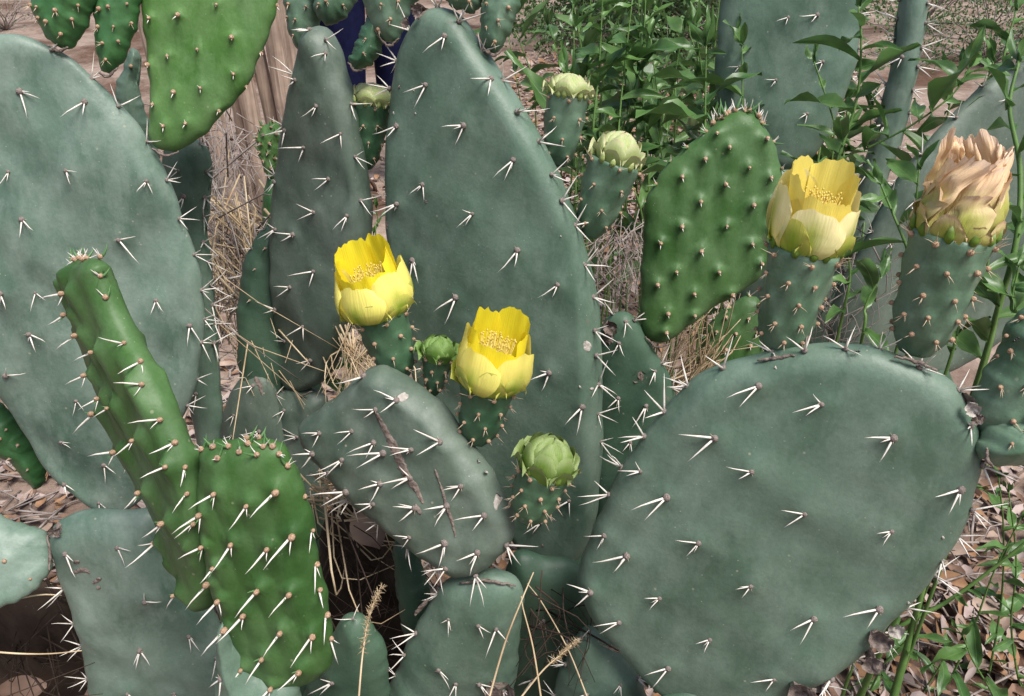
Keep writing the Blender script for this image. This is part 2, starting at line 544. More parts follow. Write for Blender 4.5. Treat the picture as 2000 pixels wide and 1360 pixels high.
CLUSTERS = {s: make_clusters(s, n) for s, n in (('old', 14), ('rim', 10), ('young', 8), ('long', 8), ('tip', 6), ('fruit', 8), ('fruittop', 6), ('bare', 4))}

def cluster(parent, style, loc, z, x, scale=1.0):
    me = CLUSTERS[style][int(RNG.integers(len(CLUSTERS[style])))]
    return add('spine_cluster', me, parent, loc, frame_from(z, x), scale)

# ------------------------------------------------------------------ cactus pad
PADS = {}

class Pad:
    def __init__(s, key, owner, outline, depth, n, mat, T=0.018, areoles=(), style='old', rim=None, rimstyle='rim',
                 lean=(-1.0, -0.45, 0.15), curl=(0.0, 0.0), wob=0.0022, tub=0.0, jit=0.5, res=(26, 150), spine_scale=1.0,
                 auto=None, scars=(), inset=0.0, label=None, dome=0.22, ridge=0.0, tuc=0.006, name='pad', edge=0.85, smooth=8):
        s.key = key
        PADS[key] = s
        n = unit(np.asarray(n, float))
        s.n = camvec(n)
        ol = np.asarray(outline, float)
        cpx = ol.mean(0)
        if isinstance(depth, tuple):
            other, ax, ay, off = depth
            q = PADS[other].hit(ax, ay) + FW * off
        else:
            q = P(cpx[0], cpx[1], depth)
        s.q = q
        s.e1 = unit(np.cross(UP, s.n))
        s.e2 = np.cross(s.n, s.e1)
        w = np.array([s.hit(x, y) for x, y in ol])
        s.c = w.mean(0)
        loc2 = np.stack(((w - s.c) @ s.e1, (w - s.c) @ s.e2), 1)
        nr, ns = res
        s.poly = closed_curve(loc2, ns)
        for _ in range(smooth):
            s.poly = 0.25 * np.roll(s.poly, 1, 0) + 0.5 * s.poly + 0.25 * np.roll(s.poly, -1, 0)
        if inset:
            s.poly = s.poly - s.outn(s.poly) * inset
        # small irregularity of the edge
        ang = np.linspace(0, 2 * math.pi, ns, endpoint=False)
        ph = RNG.uniform(0, 6.28, 4)
        on = s.outn(s.poly)
        amp = 0.0007
        s.poly = s.poly + on * (amp * (np.sin(9 * ang + ph[0]) + 0.7 * np.sin(17 * ang + ph[1]) + 0.5 * np.sin(31 * ang + ph[2])))[:, None]
        s.T, s.curl, s.wob, s.dome, s.edge = T, curl, wob, dome, edge
        s.ph = RNG.uniform(0, 6.28, (6, 3))
        s.fr = np.geomspace(16, 120, 6)[:, None] * RNG.uniform(0.7, 1.3, (6, 2)) * RNG.choice([-1, 1], (6, 2))
        s.tub, s.ridge, s.tuc = tub, ridge, tuc
        s.leanw = camvec(np.asarray(lean, float))
        s.ar = []
        s.A0 = np.zeros((0, 2))
        pts = [s.loc(x, y) for x, y in areoles]
        if auto:
            pts += s.auto_points(auto, pts)
        if pts:
            s.A0 = np.array(pts)
        s.D = max(0.004, s.dist(s.poly.mean(0)[None])[0])
        # mesh
        t = np.linspace(0, 1, nr + 1)[1:]
        sv = 1 - (1 - t) ** 1.7
        ctr = s.poly.mean(0)
        ring = [ctr[None]]
        for q_ in sv:
            ring.append(ctr + q_ * (s.poly - ctr))
        allp = np.vstack(ring)
        hf, hb = s.height(allp, True), s.height(allp, False)
        hf[-ns:] = s.mid(allp[-ns:])
        front = allp[:, 0:1] * s.e1 + allp[:, 1:2] * s.e2 + hf[:, None] * s.n
        back = allp[:-ns, 0:1] * s.e1 + allp[:-ns, 1:2] * s.e2 + hb[:-ns, None] * s.n
        verts = np.vstack((front, back))
        nf = len(front)
        faces = []
        for side in (0, 1):
            o = 0 if side == 0 else nf
            def idx(r, j):
                j %= ns
                if side == 1 and r == nr - 1:
                    return 1 + r * ns + j
                return o + 1 + r * ns + j
            for j in range(ns):
                tri = (o, idx(0, j), idx(0, j + 1))
                faces.append(tri if side == 0 else tri[::-1])
            for r in range(nr - 1):
                for j in range(ns):
                    qd = (idx(r, j), idx(r + 1, j), idx(r + 1, j + 1), idx(r, j + 1))
                    faces.append(qd if side == 0 else qd[::-1])
        # outline orientation decides whether normals point out
        area = 0.5 * np.sum(s.poly[:, 0] * np.roll(s.poly[:, 1], -1) - s.poly[:, 1] * np.roll(s.poly[:, 0], -1))
        if area < 0:
            faces = [f[::-1] for f in faces]
        me = mesh_from(name, verts, faces, [M[mat]])
        s.o = add(name, me, owner, s.c - tloc(owner), label=label)
        # spine clusters on the face
        for p2 in s.A0:
            if s.dist(p2[None])[0] < 0.002 or not s.inside(p2):
                continue
            p3, nn = s.surf(p2)
            lean3 = s.leanw + RNG.normal(0, jit * 0.5, 3)
            cluster(s.o, style, p3 - nn * 0.0003, nn, lean3, spine_scale * RNG.uniform(0.72, 1.22))
        # on the rim
        if rim:
            spacing, a0, a1 = rim
            per = np.linalg.norm(np.roll(s.poly, -1, 0) - s.poly, axis=1)
            tot = per.sum()
            acc, nxt = 0.0, spacing * 0.5
            sgn = 1 if area > 0 else -1
            for i in range(ns):
                acc += per[i]
                if acc >= nxt:
                    nxt += spacing * RNG.uniform(0.8, 1.25)
                    p2 = s.poly[i]
                    # angle on screen from the pad's middle, 0 = right, 90 = up
                    aw = math.degrees(math.atan2(p2[1] - ctr[1], p2[0] - ctr[0])) % 360
                    lo, hi = a0 % 360, a1 % 360
                    ok = lo <= aw <= hi if lo < hi else (aw >= lo or aw <= hi)
                    if not ok:
                        continue
                    tg = s.poly[(i + 1) % ns] - s.poly[i - 1]
                    o2 = unit(np.array((tg[1], -tg[0]))) * sgn
                    out = o2[0] * s.e1 + o2[1] * s.e2
                    zz = unit(out + s.n * RNG.uniform(0.0, 0.5))
                    base = p2[0] * s.e1 + p2[1] * s.e2 + s.mid(p2[None])[0] * s.n + s.n * RNG.uniform(0.0, T * 0.3) - out * 0.0012
                    cluster(s.o, rimstyle, base, zz, s.leanw + RNG.normal(0, 0.5, 3), spine_scale * RNG.uniform(0.8, 1.1))
        for sc in scars:
            s.scar(*sc)

    def outn(s, poly):
        tg = np.roll(poly, -1, 0) - np.roll(poly, 1, 0)
        nrm = np.stack((tg[:, 1], -tg[:, 0]), 1)
        nrm /= np.linalg.norm(nrm, axis=1, keepdims=True) + 1e-9
        area = np.sum(poly[:, 0] * np.roll(poly[:, 1], -1) - poly[:, 1] * np.roll(poly[:, 0], -1))
        return nrm if area > 0 else -nrm

    def hit(s, x, y):
        r = ray(x, y)
        return CO + r * (np.dot(s.q - CO, s.n) / np.dot(r, s.n))

    def loc(s, x, y):
        w = s.hit(x, y) - s.c
        return np.array((w @ s.e1, w @ s.e2))

    def dist(s, p):
        a = s.poly
        b = np.roll(a, -1, 0)
        ab = b - a
        out = np.empty(len(p))
        for i in range(0, len(p), 2000):
            q = p[i:i + 2000]
            ap = q[:, None] - a[None]
            t = np.clip((ap * ab).sum(2) / ((ab * ab).sum(1) + 1e-12), 0, 1)
            d = ap - t[..., None] * ab
            out[i:i + 2000] = np.sqrt((d * d).sum(2)).min(1)
        return out

    def inside(s, p):
        x, y = p
        a = s.poly
        b = np.roll(a, -1, 0)
        c = ((a[:, 1] > y) != (b[:, 1] > y)) & (x < (b[:, 0] - a[:, 0]) * (y - a[:, 1]) / (b[:, 1] - a[:, 1] + 1e-12) + a[:, 0])
        return bool(c.sum() % 2)

    def auto_points(s, spacing, have):
        lo, hi = s.poly.min(0), s.poly.max(0)
        out = []
        row = 0
        y = lo[1] + spacing * 0.4
        while y < hi[1]:
            x = lo[0] + (spacing * 0.5 if row % 2 else 0)
            while x < hi[0]:
                p = np.array((x, y)) + RNG.normal(0, spacing * 0.10, 2)
                if s.inside(p) and s.dist(p[None])[0] > spacing * 0.16 and all(np.linalg.norm(p - h) > spacing * 0.55 for h in have):
                    out.append(p)
                x += spacing
            y += spacing * 0.8
            row += 1
        return out

    def mid(s, p):
        return -s.curl[0] * p[:, 0] ** 2 - s.curl[1] * p[:, 1] ** 2

    def height(s, p, front):
        d = s.dist(p)
        R = s.T * s.edge
        e = np.clip(d / R, 0, 1)
        h = 0.5 * s.T * np.sqrt(np.clip(1 - (1 - e) ** 2, 0, 1))
        m = np.clip(d / s.D, 0, 1)
        h = h + s.T * s.dome * (1 - (1 - m) ** 2)
        soft = np.clip(d / 0.012, 0, 1)
        w = np.zeros(len(p))
        for k in range(6):
            w += np.sin(p[:, 0] * s.fr[k, 0] + s.ph[k, 0] + 0.8 * np.sin(p[:, 1] * s.fr[k, 1] * 0.7 + s.ph[k, 2])) * np.sin(p[:, 1] * s.fr[k, 1] + s.ph[k, 1]) / (1 + 0.25 * k + 0.22 * k * k)
        h = h + s.wob * 0.75 * w * soft * (1 if front else -1)
        if s.tub and len(s.A0):
            dx = p[:, None] - s.A0[None]
            # the swelling trails off below each areole, as a low rib
            lx = s.leanw @ s.e1, s.leanw @ s.e2
            below = np.array((0.15, -1.0)); below = unit(below)
            al = dx @ below
            pe = dx @ np.array((-below[1], below[0]))
            sg = s.tuc
            up = np.exp(-(pe ** 2 + al ** 2) / (2 * (sg * 0.55) ** 2))
            tail = np.exp(-pe ** 2 / (2 * (sg * 0.8) ** 2)) * np.exp(-np.clip(al, 0, None) / (sg * 2.6)) * np.exp(-np.clip(-al, 0, None) ** 2 / (2 * (sg * 0.5) ** 2))
            h = h + (s.tub * np.maximum(up * 0.9, tail * (0.55 + s.ridge)).max(1)) * np.clip(d / 0.003, 0, 1) * (1 if front else 0.6)
        elif len(s.A0):
            dx = p[:, None] - s.A0[None]
            up = np.exp(-(dx ** 2).sum(2) / (2 * 0.0055 ** 2))
            h = h + 0.0020 * up.max(1) * soft
        return (h if front else -h) + s.mid(p)

    def surf(s, p2):
        e = 0.0012
        q = np.array((p2, p2 + (e, 0), p2 + (0, e)))
        h = s.height(q, True)
        a = e * s.e1 + (h[1] - h[0]) * s.n
        b = e * s.e2 + (h[2] - h[0]) * s.n
        nn = unit(np.cross(a, b))
        if nn @ s.n < 0:
            nn = -nn
        return p2[0] * s.e1 + p2[1] * s.e2 + h[0] * s.n, nn

    def scar(s, kind, pts, width):
        """a crust raised from the skin along a line of pixels; kind names the material"""
        l2 = np.array([s.loc(x, y) for x, y in pts])
        if len(l2) == 1:
            l2 = np.vstack((l2 - (width * 0.5, 0), l2 + (width * 0.5, 0.0004)))
        cl = spline(l2, max(6, int(6 * len(l2))))
        v, f = [], []
        m = 7
        for i, c in enumerate(cl):
            t = unit(cl[min(i + 1, len(cl) - 1)] - cl[max(i - 1, 0)])
            nrm = np.array((-t[1], t[0]))
            k = i / (len(cl) - 1)
            ww = width * (math.sin(math.pi * (0.04 + 0.92 * k)) ** 0.6) * (1 + 0.45 * noise.noise(Vector((c[0] * 300, c[1] * 300, 3.1))))
            for j in range(m):
                u = j / (m - 1) * 2 - 1
                p2 = c + nrm * ww * u * (1 + 0.25 * noise.noise(Vector((c[0] * 500 + u, c[1] * 500, 9.0))))
                p3, nn = s.surf(p2)
                lift = 0.0007 * (1 - u * u) + 0.0006 * noise.noise(Vector((p2[0] * 900, p2[1] * 900, 1.0))) * (1 - u * u) - 0.00025 * abs(u) ** 3
                v.append(p3 + nn * (lift + 0.0001))
        for i in range(len(cl) - 1):
            for j in range(m - 1):
                f.append((i * m + j, i * m + j + 1, (i + 1) * m + j + 1, (i + 1) * m + j))
        add('scar', mesh_from('scar', v, f, [M[kind]]), s.o, (0, 0, 0))

# ------------------------------------------------------------------ petals, fruit, flowers
def petal_geo(phi, half, H, r0, Rc, prof, nu=9, nv=10, lay=0.0, flare=0.0, ruff=0.03, tipdrop=0.25, spir=0.08, twist=0.0, crumple=0.0, seed=0.0, wbase=0.45, th=0.0005):
    verts, uv = [], []
    for side in (0,):
        for i in range(nv):
            v = i / (nv - 1)
            r, z = prof(v)
            for j in range(nu):
                u = j / (nu - 1) * 2 - 1
                wid = half * (wbase + (1 - wbase) * math.sin(min(1.0, v * 1.35) * math.pi / 2))
                a = phi + u * wid + twist * v * v
                edge = v ** 3
                rr = (r0 + (Rc - r0) * r) * (1 + spir * u) + lay
                rr += flare * max(0.0, v - 0.55) ** 1.5
                n1 = noise.noise(Vector((u * 2.2 + seed, v * 2.0, seed * 1.7)))
                n2 = noise.noise(Vector((u * 4.0 + seed * 3, 0.3, seed))) + 0.25 * noise.noise(Vector((u * 13.0 + seed * 3, 0.3, seed)))
                zz = H * z - H * tipdrop * abs(u) ** 2.8 * edge + H * ruff * 1.6 * n2 * edge
                rr += Rc * ruff * 2.2 * n1 * v * v
                if crumple:
                    c1 = noise.noise(Vector((u * 2.4 + seed, v * 4.5, 7.0 + seed)))
                    c2 = noise.noise(Vector((u * 2.4 + seed, v * 4.5, 17.0 + seed)))
                    rr += Rc * crumple * c1 * v
                    a += crumple * 1.2 * c2 * v
                    zz += H * crumple * 0.35 * c2 * v * v
                rr = max(rr, Rc * 0.02)
                if side:
                    rr = rr + th
                verts.append((rr * math.cos(a), rr * math.sin(a), zz))
                uv.append(((u + 1) / 2, v))
    faces = []
    for i in range(nv - 1):
        for j in range(nu - 1):
            q, b, c, d = i * nu + j, i * nu + j + 1, (i + 1) * nu + j + 1, (i + 1) * nu + j
            faces.append((q, b, c, d))
    return verts, faces, uv

def cup(v):
    return float(np.interp(v, (0, 0.12, 0.28, 0.45, 0.62, 0.8, 1.0), (0.0, 0.50, 0.86, 1.0, 1.0, 0.90, 0.76))), 0.10 * v + 0.90 * v ** 1.22

def goblet(v):
    return float(np.interp(v, (0, 0.12, 0.28, 0.45, 0.65, 0.85, 1.0), (0.0, 0.50, 0.82, 0.95, 1.0, 0.98, 0.95))), 0.12 * v + 0.88 * v ** 1.15

def dome_prof(v):
    t = v * math.pi / 2 * 0.98
    return math.cos(t) ** 0.85 * (0.86 + 0.35 * math.sin(2 * t)), math.sin(t)

def wilt_prof(v):
    r = np.interp(v, (0, 0.14, 0.32, 0.55, 0.75, 0.88, 1.0), (0.2, 0.8, 1.0, 0.92, 0.58, 0.40, 0.52))
    return float(r), v

def put_petal(parent, mat, geo, org, F, name='petal'):
    v, f, uv = geo
    me = mesh_from(name, v, f, [M[mat]], True, None, uv)
    return add(name, me, parent, org, F)

def fruit(key, owner, base, top, w0, w1, mat, kind, depth, dtop=None, label=None, n_ar=(4, 5), body_w=None, sc=1.0, toward=0.0):
    """base / top in pixels; w0 / w1 widths in pixels at the foot and at the crown"""
    b3 = P(*base, depth)
    Lm = math.hypot(top[0] - base[0], top[1] - base[1]) * depth / FPX
    if dtop is None:
        dtop = depth - 0.42 * Lm
    t3 = P(*top, dtop)
    axis = unit(t3 - b3)
    F = frame_from(axis, RT)
    Lm = np.linalg.norm(t3 - b3)
    r0, r1 = 0.5 * w0 * depth / FPX, 0.5 * w1 * dtop / FPX
    nr, ns = 26, 48
    ars = []
    rows, per = n_ar
    for i in range(rows):
        tt = 0.18 + 0.76 * i / max(1, rows - 1)
        for j in range(per):
            ars.append((tt + RNG.normal(0, 0.012), 2 * math.pi * (j + 0.5 * (i % 2)) / per + RNG.normal(0, 0.06)))
    def rad(t, a):
        r = r0 + (r1 - r0) * (t ** 0.9)
        r *= 0.62 + 0.38 * min(1.0, math.sin(min(1.0, t * 3.0) * math.pi / 2)) if t < 0.34 else 1.0
        for (ta, aa) in ars:
            da = (a - aa + math.pi) % (2 * math.pi) - math.pi
            dt = (t - ta) * Lm / r1
            if -0.9 < dt < 0.3 and abs(da) < 0.6:
                r += 0.0021 * (r1 / 0.022) * math.exp(-(da / 0.22) ** 2) * math.exp(-(dt / (0.12 if dt > 0 else 0.48)) ** 2)
        return r
    v, f = [], []
    for i in range(nr):
        t = i / (nr - 1)
        for j in range(ns):
            a = 2 * math.pi * j / ns
            r = rad(t, a)
            v.append((r * math.cos(a), r * math.sin(a), t * Lm))
    for i in range(nr - 1):
        for j in range(ns):
            f.append((i * ns + j, i * ns + (j + 1) % ns, (i + 1) * ns + (j + 1) % ns, (i + 1) * ns + j))
    k = len(v)
    v.append((0, 0, -0.001)); v.append((0, 0, Lm - 0.004))
    for j in range(ns):
        f.append((k, (j + 1) % ns, j))
        f.append((k + 1, (nr - 1) * ns + j, (nr - 1) * ns + (j + 1) % ns))
    o = bpy.data.objects.new('flower' if kind in ('open', 'cream', 'wilt') else 'flower_bud', mesh_from('fruit', v, f, [M[mat]]))
    COL.objects.link(o)
    o.parent = owner
    m4 = Matrix([list(map(float, r)) for r in F]).to_4x4()
    m4.translation = Vector([float(c) for c in (b3 - tloc(owner))])
    o.matrix_basis = m4
    if label:
        o['label'] = label
    I3 = np.eye(3)
    for (ta, aa) in ars:
        r = rad(ta, aa)
        out = np.array((math.cos(aa), math.sin(aa), 0.0))
        cluster(o, 'fruittop' if ta > 0.88 else 'fruit', out * (r - 0.0003) + (0, 0, ta * Lm), out + (0, 0, 0.25), (0, 0, -1.0) if ta < 0.88 else (0, 0, 1.0), sc)
    top_l = np.array((0, 0, Lm))
    rim_bracts(o, top_l, r1, kind, sc)
    rs = RNG.uniform(0, 50)
    def ph(k, n, off=0.0):
        return 2 * math.pi * (k + off) / n + RNG.normal(0, 0.08)
    if kind in ('open', 'cream'):
        cr = kind == 'cream'
        pin, pout = ('cream_in', 'cream_out') if cr else ('petal_in', 'petal_out')
        prof = goblet if cr else cup
        H, R = body_w
        nin = 6
        for k in range(nin):
            pa = ph(k, nin) + RNG.normal(0, 0.12)
            put_petal(o, pin, petal_geo(pa, RNG.uniform(0.62, 0.80), H * (0.84 + 0.19 * math.sin(pa)) * RNG.uniform(0.94, 1.04), r1 * 0.45, R * RNG.uniform(0.76, 0.90), prof, 19, 16, 0.0, H * RNG.uniform(0.02, 0.22), 0.045, 0.15, RNG.uniform(-0.14, 0.16), seed=rs + k), top_l - (0, 0, 0.004), I3)
        nout = 5
        for k in range(nout):
            pa = ph(k, nout, 0.5) + RNG.normal(0, 0.10)
            put_petal(o, pout, petal_geo(pa, RNG.uniform(0.70, 0.86), H * (0.70 + 0.12 * math.sin(pa)) * RNG.uniform(0.92, 1.06), r1 * 0.62, R * RNG.uniform(0.96, 1.06), prof, 19, 16, 0.001, H * RNG.uniform(-0.10, 0.10), 0.038, 0.33, RNG.uniform(-0.05, 0.12), seed=rs + 20 + k), top_l - (0, 0, 0.004), I3)
        nsep = 7
        for k in range(nsep):
            put_petal(o, 'sepal', petal_geo(ph(k, nsep, 0.2), 0.50, H * RNG.uniform(0.26, 0.48), r1 * 0.80, R * 1.03, lambda v: (math.sin(min(1, v * 1.1) * math.pi / 2), v ** 1.15), 9, 9, 0.001, 0.0, 0.03, 0.75, 0.05, seed=rs + 40 + k, wbase=0.75), top_l - (0, 0, 0.004), I3, 'sepal')
        mb = MB()
        for k in range(110):
            a, rr = RNG.uniform(0, 6.283), R * 0.52 * math.sqrt(RNG.uniform(0.05, 1))
            h = H * RNG.uniform(0.50, 0.70)
            p0 = np.array((rr * 0.55 * math.cos(a), rr * 0.55 * math.sin(a), H * 0.08))
            p1 = np.array((rr * math.cos(a), rr * math.sin(a), h))
            vv, ff = tube([p0, (p0 + p1) / 2, p1], 0.00025, 3)
            mb.add(vv, ff)
            vv, ff = blob(p1, 0.0007, 0.0007, 0.0010, 5, 3)
            mb.add(vv, ff)
        add('stamen_tuft', mb.mesh('stamen_tuft', [M['stamen']]), o, top_l - (0, 0, 0.004))
    elif kind == 'wilt':
        H, R = body_w
        for k in range(8):
            put_petal(o, 'wilt', petal_geo(ph(k, 8), 0.62, H * RNG.uniform(0.80, 1.05), r1 * 0.6, R * RNG.uniform(0.74, 0.96), wilt_prof, 19, 22, 0.0, 0.0, 0.05, 0.12, 0.16, twist=0.9, crumple=0.24, seed=rs + k), top_l - (0, 0, 0.004), I3)
        for k in range(5):
            put_petal(o, 'wiltsepal', petal_geo(ph(k, 5, 0.4), 0.62, H * RNG.uniform(0.5, 0.72), r1 * 0.7, R * 1.0, wilt_prof, 13, 14, 0.001, 0.0, 0.05, 0.3, 0.12, twist=0.3, crumple=0.20, seed=rs + 30 + k), top_l - (0, 0, 0.004), I3)
        for k in range(8):
            put_petal(o, 'wiltsepal', petal_geo(ph(k, 8), 0.45, H * RNG.uniform(0.24, 0.42), r1 * 0.85, R * 1.04, lambda v: (math.sin(min(1, v * 1.3) * math.pi / 2) - 0.1 * v * v, v), 9, 9, 0.0015, 0.0, 0.05, 0.8, 0.06, crumple=0.08, seed=rs + 50 + k, wbase=0.8), top_l - (0, 0, 0.004), I3, 'sepal')
    else:
        H, R = body_w
        mt = {'palebud': 'budpale', 'greenbud': 'budgreen'}.get(kind, 'bud')
        vv, ff = blob((0, 0, 0), R * 0.86, R * 0.86, H * 0.93, 20, 14)
        uvb = [(0.5, max(0.3, q[2] / (H * 0.93) * 0.8)) for q in vv]
        add('bud_core', mesh_from('bud_core', vv, ff, [M[mt]], True, None, uvb), o, top_l - (0, 0, 0.003))
        for wh, (n, hh, hf, off) in enumerate(((4, 1.0, 0.85, 0.0), (5, 0.82, 0.66, 0.5), (6, 0.60, 0.56, 0.2), (8, 0.36, 0.42, 0.6))):
            for k in range(n):
                def pr(v, hh=hh):
                    r_, z_ = dome_prof(v * hh)
                    return r_, z_
                put_petal(o, mt, petal_geo(ph(k, n, off), hf, H, 0.0, R * (0.90 + 0.05 * wh), pr, 9, 9, 0.0007 * wh, 0.004 * wh, 0.03, 0.42, 0.05, seed=rs + wh * 9 + k, wbase=0.95, th=0.0007), top_l - (0, 0, 0.003), I3, 'bud_scale')
    return o

def rim_bracts(o, top_l, r1, kind, sc):
    n = 11
    mt = {'open': 'leaflet', 'cream': 'bud', 'wilt': 'bud', 'palebud': 'budpale', 'greenbud': 'budgreen'}.get(kind, 'bud')
    for k in range(n):
        a = 2 * math.pi * k / n + RNG.normal(0, 0.1)
        out = np.array((math.cos(a), math.sin(a), 0.0))
        L, w = RNG.uniform(0.006, 0.010) * sc, 0.0024 * sc
        mb = MB()
        pts = [np.zeros(3), np.array((L * 0.2, 0, L * 0.35)), np.array((L * 0.24, 0, L * 0.7)), np.array((L * 0.34, 0, L))]
        v, f = tube(pts, [w * 0.75, w, w * 0.7, w * 0.06], 8)
        v = [(p[0] * 0.8, p[1] * 1.15, p[2]) for p in v]
        mb.add(v, f, 0, [(0.5, max(0.0, min(1.0, p[2] / L))) for p in v])
        add('bract', mb.mesh('bract', [M[mt]]), o, top_l + out * (r1 * 0.96) - (0, 0, 0.002), frame_from((0, 0, 1), out))

# ================================================================== the setting
def ground_mat():
    m, nt, b = new_mat('sandy_soil')
    v = obj_coords(nt, False)
    n1 = noise_tex(nt, v, 1.6, 5.0, 0.6, 0.4)
    n2 = noise_tex(nt, v, 26.0, 6.0, 0.65)
    r1 = ramp(nt, n1, [(0.38, (0.13, 0.078, 0.055)), (0.60, (0.34, 0.262, 0.215))])
    r2 = ramp(nt, n2, [(0.3, (0.62, 0.6, 0.58)), (0.75, (1.1, 1.1, 1.1))])
    col = mix(nt, 1.0, r1.outputs['Color'], r2.outputs['Color'], 'MULTIPLY')
    nt.links.new(col, b.inputs['Base Color'])
    b.inputs['Roughness'].default_value = 0.95
    b.inputs['Specular IOR Level'].default_value = 0.1
    bump(nt, b, n2, 0.6, 0.02)
    return m

def build_ground():
    xs = np.concatenate((np.linspace(-120, -5, 12), np.linspace(-4, 4, 90), np.linspace(5, 120, 12)))
    ys = np.concatenate((np.linspace(-60, -3, 8), np.linspace(-2, 9, 120), np.linspace(10, 250, 14)))
    v, f = [], []
    for y in ys:
        for x in xs:
            h = 0.02 * noise.noise(Vector((x * 1.3, y * 1.3, 0.0))) + 0.012 * noise.noise(Vector((x * 5, y * 5, 2.0)))
            v.append((x, y, h))
    nx = len(xs)
    for j in range(len(ys) - 1):
        for i in range(nx - 1):
            f.append((j * nx + i, j * nx + i + 1, (j + 1) * nx + i + 1, (j + 1) * nx + i))
    add('ground', mesh_from('ground', v, f, [ground_mat()]), kind='structure')
build_ground()

def litter():
    mb = MB()
    def leafpiece(x, y, z):
        L, w = RNG.uniform(0.018, 0.055), RNG.uniform(0.004, 0.011)
        a = RNG.uniform(0, 6.283)
        c = np.array((math.cos(a), math.sin(a), RNG.normal(0, 0.25)))
        s_ = np.array((-math.sin(a), math.cos(a), RNG.normal(0, 0.5)))
        k = RNG.uniform(-0.9, 0.9)
        v = []
        for i, t in enumerate((0.0, 0.33, 0.7, 1.0)):
            ww = w * (0.35, 1.0, 0.85, 0.12)[i]
            lift = k * L * (t - 0.5) ** 2
            base = np.array((x, y, z)) + c * L * (t - 0.5)
            for u in (-1, 0, 1):
                v.append(base + s_ * ww * u + np.array((0, 0, lift + abs(u) * ww * 0.6)))
        f = []
        for i in range(3):
            for j in range(2):
                f.append((i * 3 + j, i * 3 + j + 1, (i + 1) * 3 + j + 1, (i + 1) * 3 + j))
        mb.add(v, f, int(RNG.integers(0, 4)))
    def twigpiece(x, y, z):
        L = RNG.uniform(0.03, 0.16)
        a = RNG.uniform(0, 6.283)
        d = np.array((math.cos(a), math.sin(a), RNG.normal(0, 0.15)))
        p = np.array((x, y, z + 0.003))
        bend = RNG.normal(0, 0.12, 3) * L
        v, f = tube([p - d * L / 2, p + bend * (1, 1, 0.3), p + d * L / 2], RNG.uniform(0.0008, 0.0028), 4)
        mb.add(v, f, 4)
    for k in range(15000):
        y = 0.35 + 3.2 * RNG.uniform() ** 1.5
        x = RNG.uniform(-0.75, 0.85) * (0.6 + 0.75 * y)
        dens = noise.noise(Vector((x * 1.1, y * 1.1, 5.0)))
        near = y < 1.35
        if not near and dens < RNG.uniform(-0.1, 0.5):
            continue
        z = 0.02 * noise.noise(Vector((x * 1.3, y * 1.3, 0.0))) + RNG.uniform(0.002, 0.022)
        if RNG.uniform() < 0.72:
            leafpiece(x, y, z)
        else:
            twigpiece(x, y, z)
    for k in range(7000):
        y = RNG.uniform(2.1, 6.0)
        x = RNG.uniform(0.0, 0.42) * y
        leafpiece(x, y, RNG.uniform(0.004, 0.03))
    mats = [plain_mat('litter_tan', (0.22, 0.155, 0.115), (0.40, 0.30, 0.24), 30, 0.8, 0.15, 0),
            plain_mat('litter_brown', (0.11, 0.065, 0.045), (0.24, 0.15, 0.105), 30, 0.8, 0.15, 0),
            plain_mat('litter_pink', (0.26, 0.195, 0.175), (0.42, 0.34, 0.305), 30, 0.8, 0.15, 0),
            plain_mat('litter_orange', (0.20, 0.105, 0.055), (0.32, 0.19, 0.11), 30, 0.8, 0.15, 0), M['twig']]
    o = add('leaf_litter', mb.mesh('leaf_litter', mats), kind='stuff')
    o['label'] = 'dry brown leaf litter and twigs covering the soil'
    o['category'] = 'leaf litter'
litter()

# ================================================================== the cactus plants
def foot(key, owner, x, d_off=0.0, w=0.16, h=None):
    """an old woody pad that carries a plant from the ground up to the pad above"""
    pd = PADS[key]
    zs = pd.poly[:, 0:1] * pd.e1 + pd.poly[:, 1:2] * pd.e2 + pd.c
    low = zs[np.argmin(zs[:, 2])]
    topz = low[2] + 0.03
    c = np.array((low[0], low[1] + d_off, 0.0))
    me_v, me_f = [], []
    nr, ns = 22, 28
    for i in range(nr):
        t = i / (nr - 1)
        z = -0.03 + (topz + 0.03) * t
        ww = w * (0.42 + 0.16 * math.sin(t * 9.0 + x) + 0.10 * math.sin(3.1 * t)) * (1 - 0.75 * max(0, t - 0.88) / 0.12)
        tt = 0.034 * (1.15 - 0.45 * t) * (1 - 0.75 * max(0, t - 0.88) / 0.12)
        for j in range(ns):
            a = 2 * math.pi * j / ns
            k = 1 + 0.10 * noise.noise(Vector((math.cos(a) * 1.5 + x, math.sin(a) * 1.5, z * 14)))
            me_v.append((ww * math.cos(a) * k, tt * math.sin(a) * k, z))
    for i in range(nr - 1):
        for j in range(ns):
            me_f.append((i * ns + j, i * ns + (j + 1) % ns, (i + 1) * ns + (j + 1) % ns, (i + 1) * ns + j))
    me_f.append(tuple((nr - 1) * ns + j for j in range(ns)))
    add('trunk', mesh_from('trunk', me_v, me_f, [M['dark']]), owner, c - tloc(owner))

LFT = (-0.35, -0.35, 0.86)     # faces the camera, turned a little to the left
FAC = (-0.05, -0.35, 0.93)
RGT = (0.35, -0.30, 0.88)

def base_of(x, y, d):
    p = P(x, y, d)
    return (p[0], p[1], 0.0)

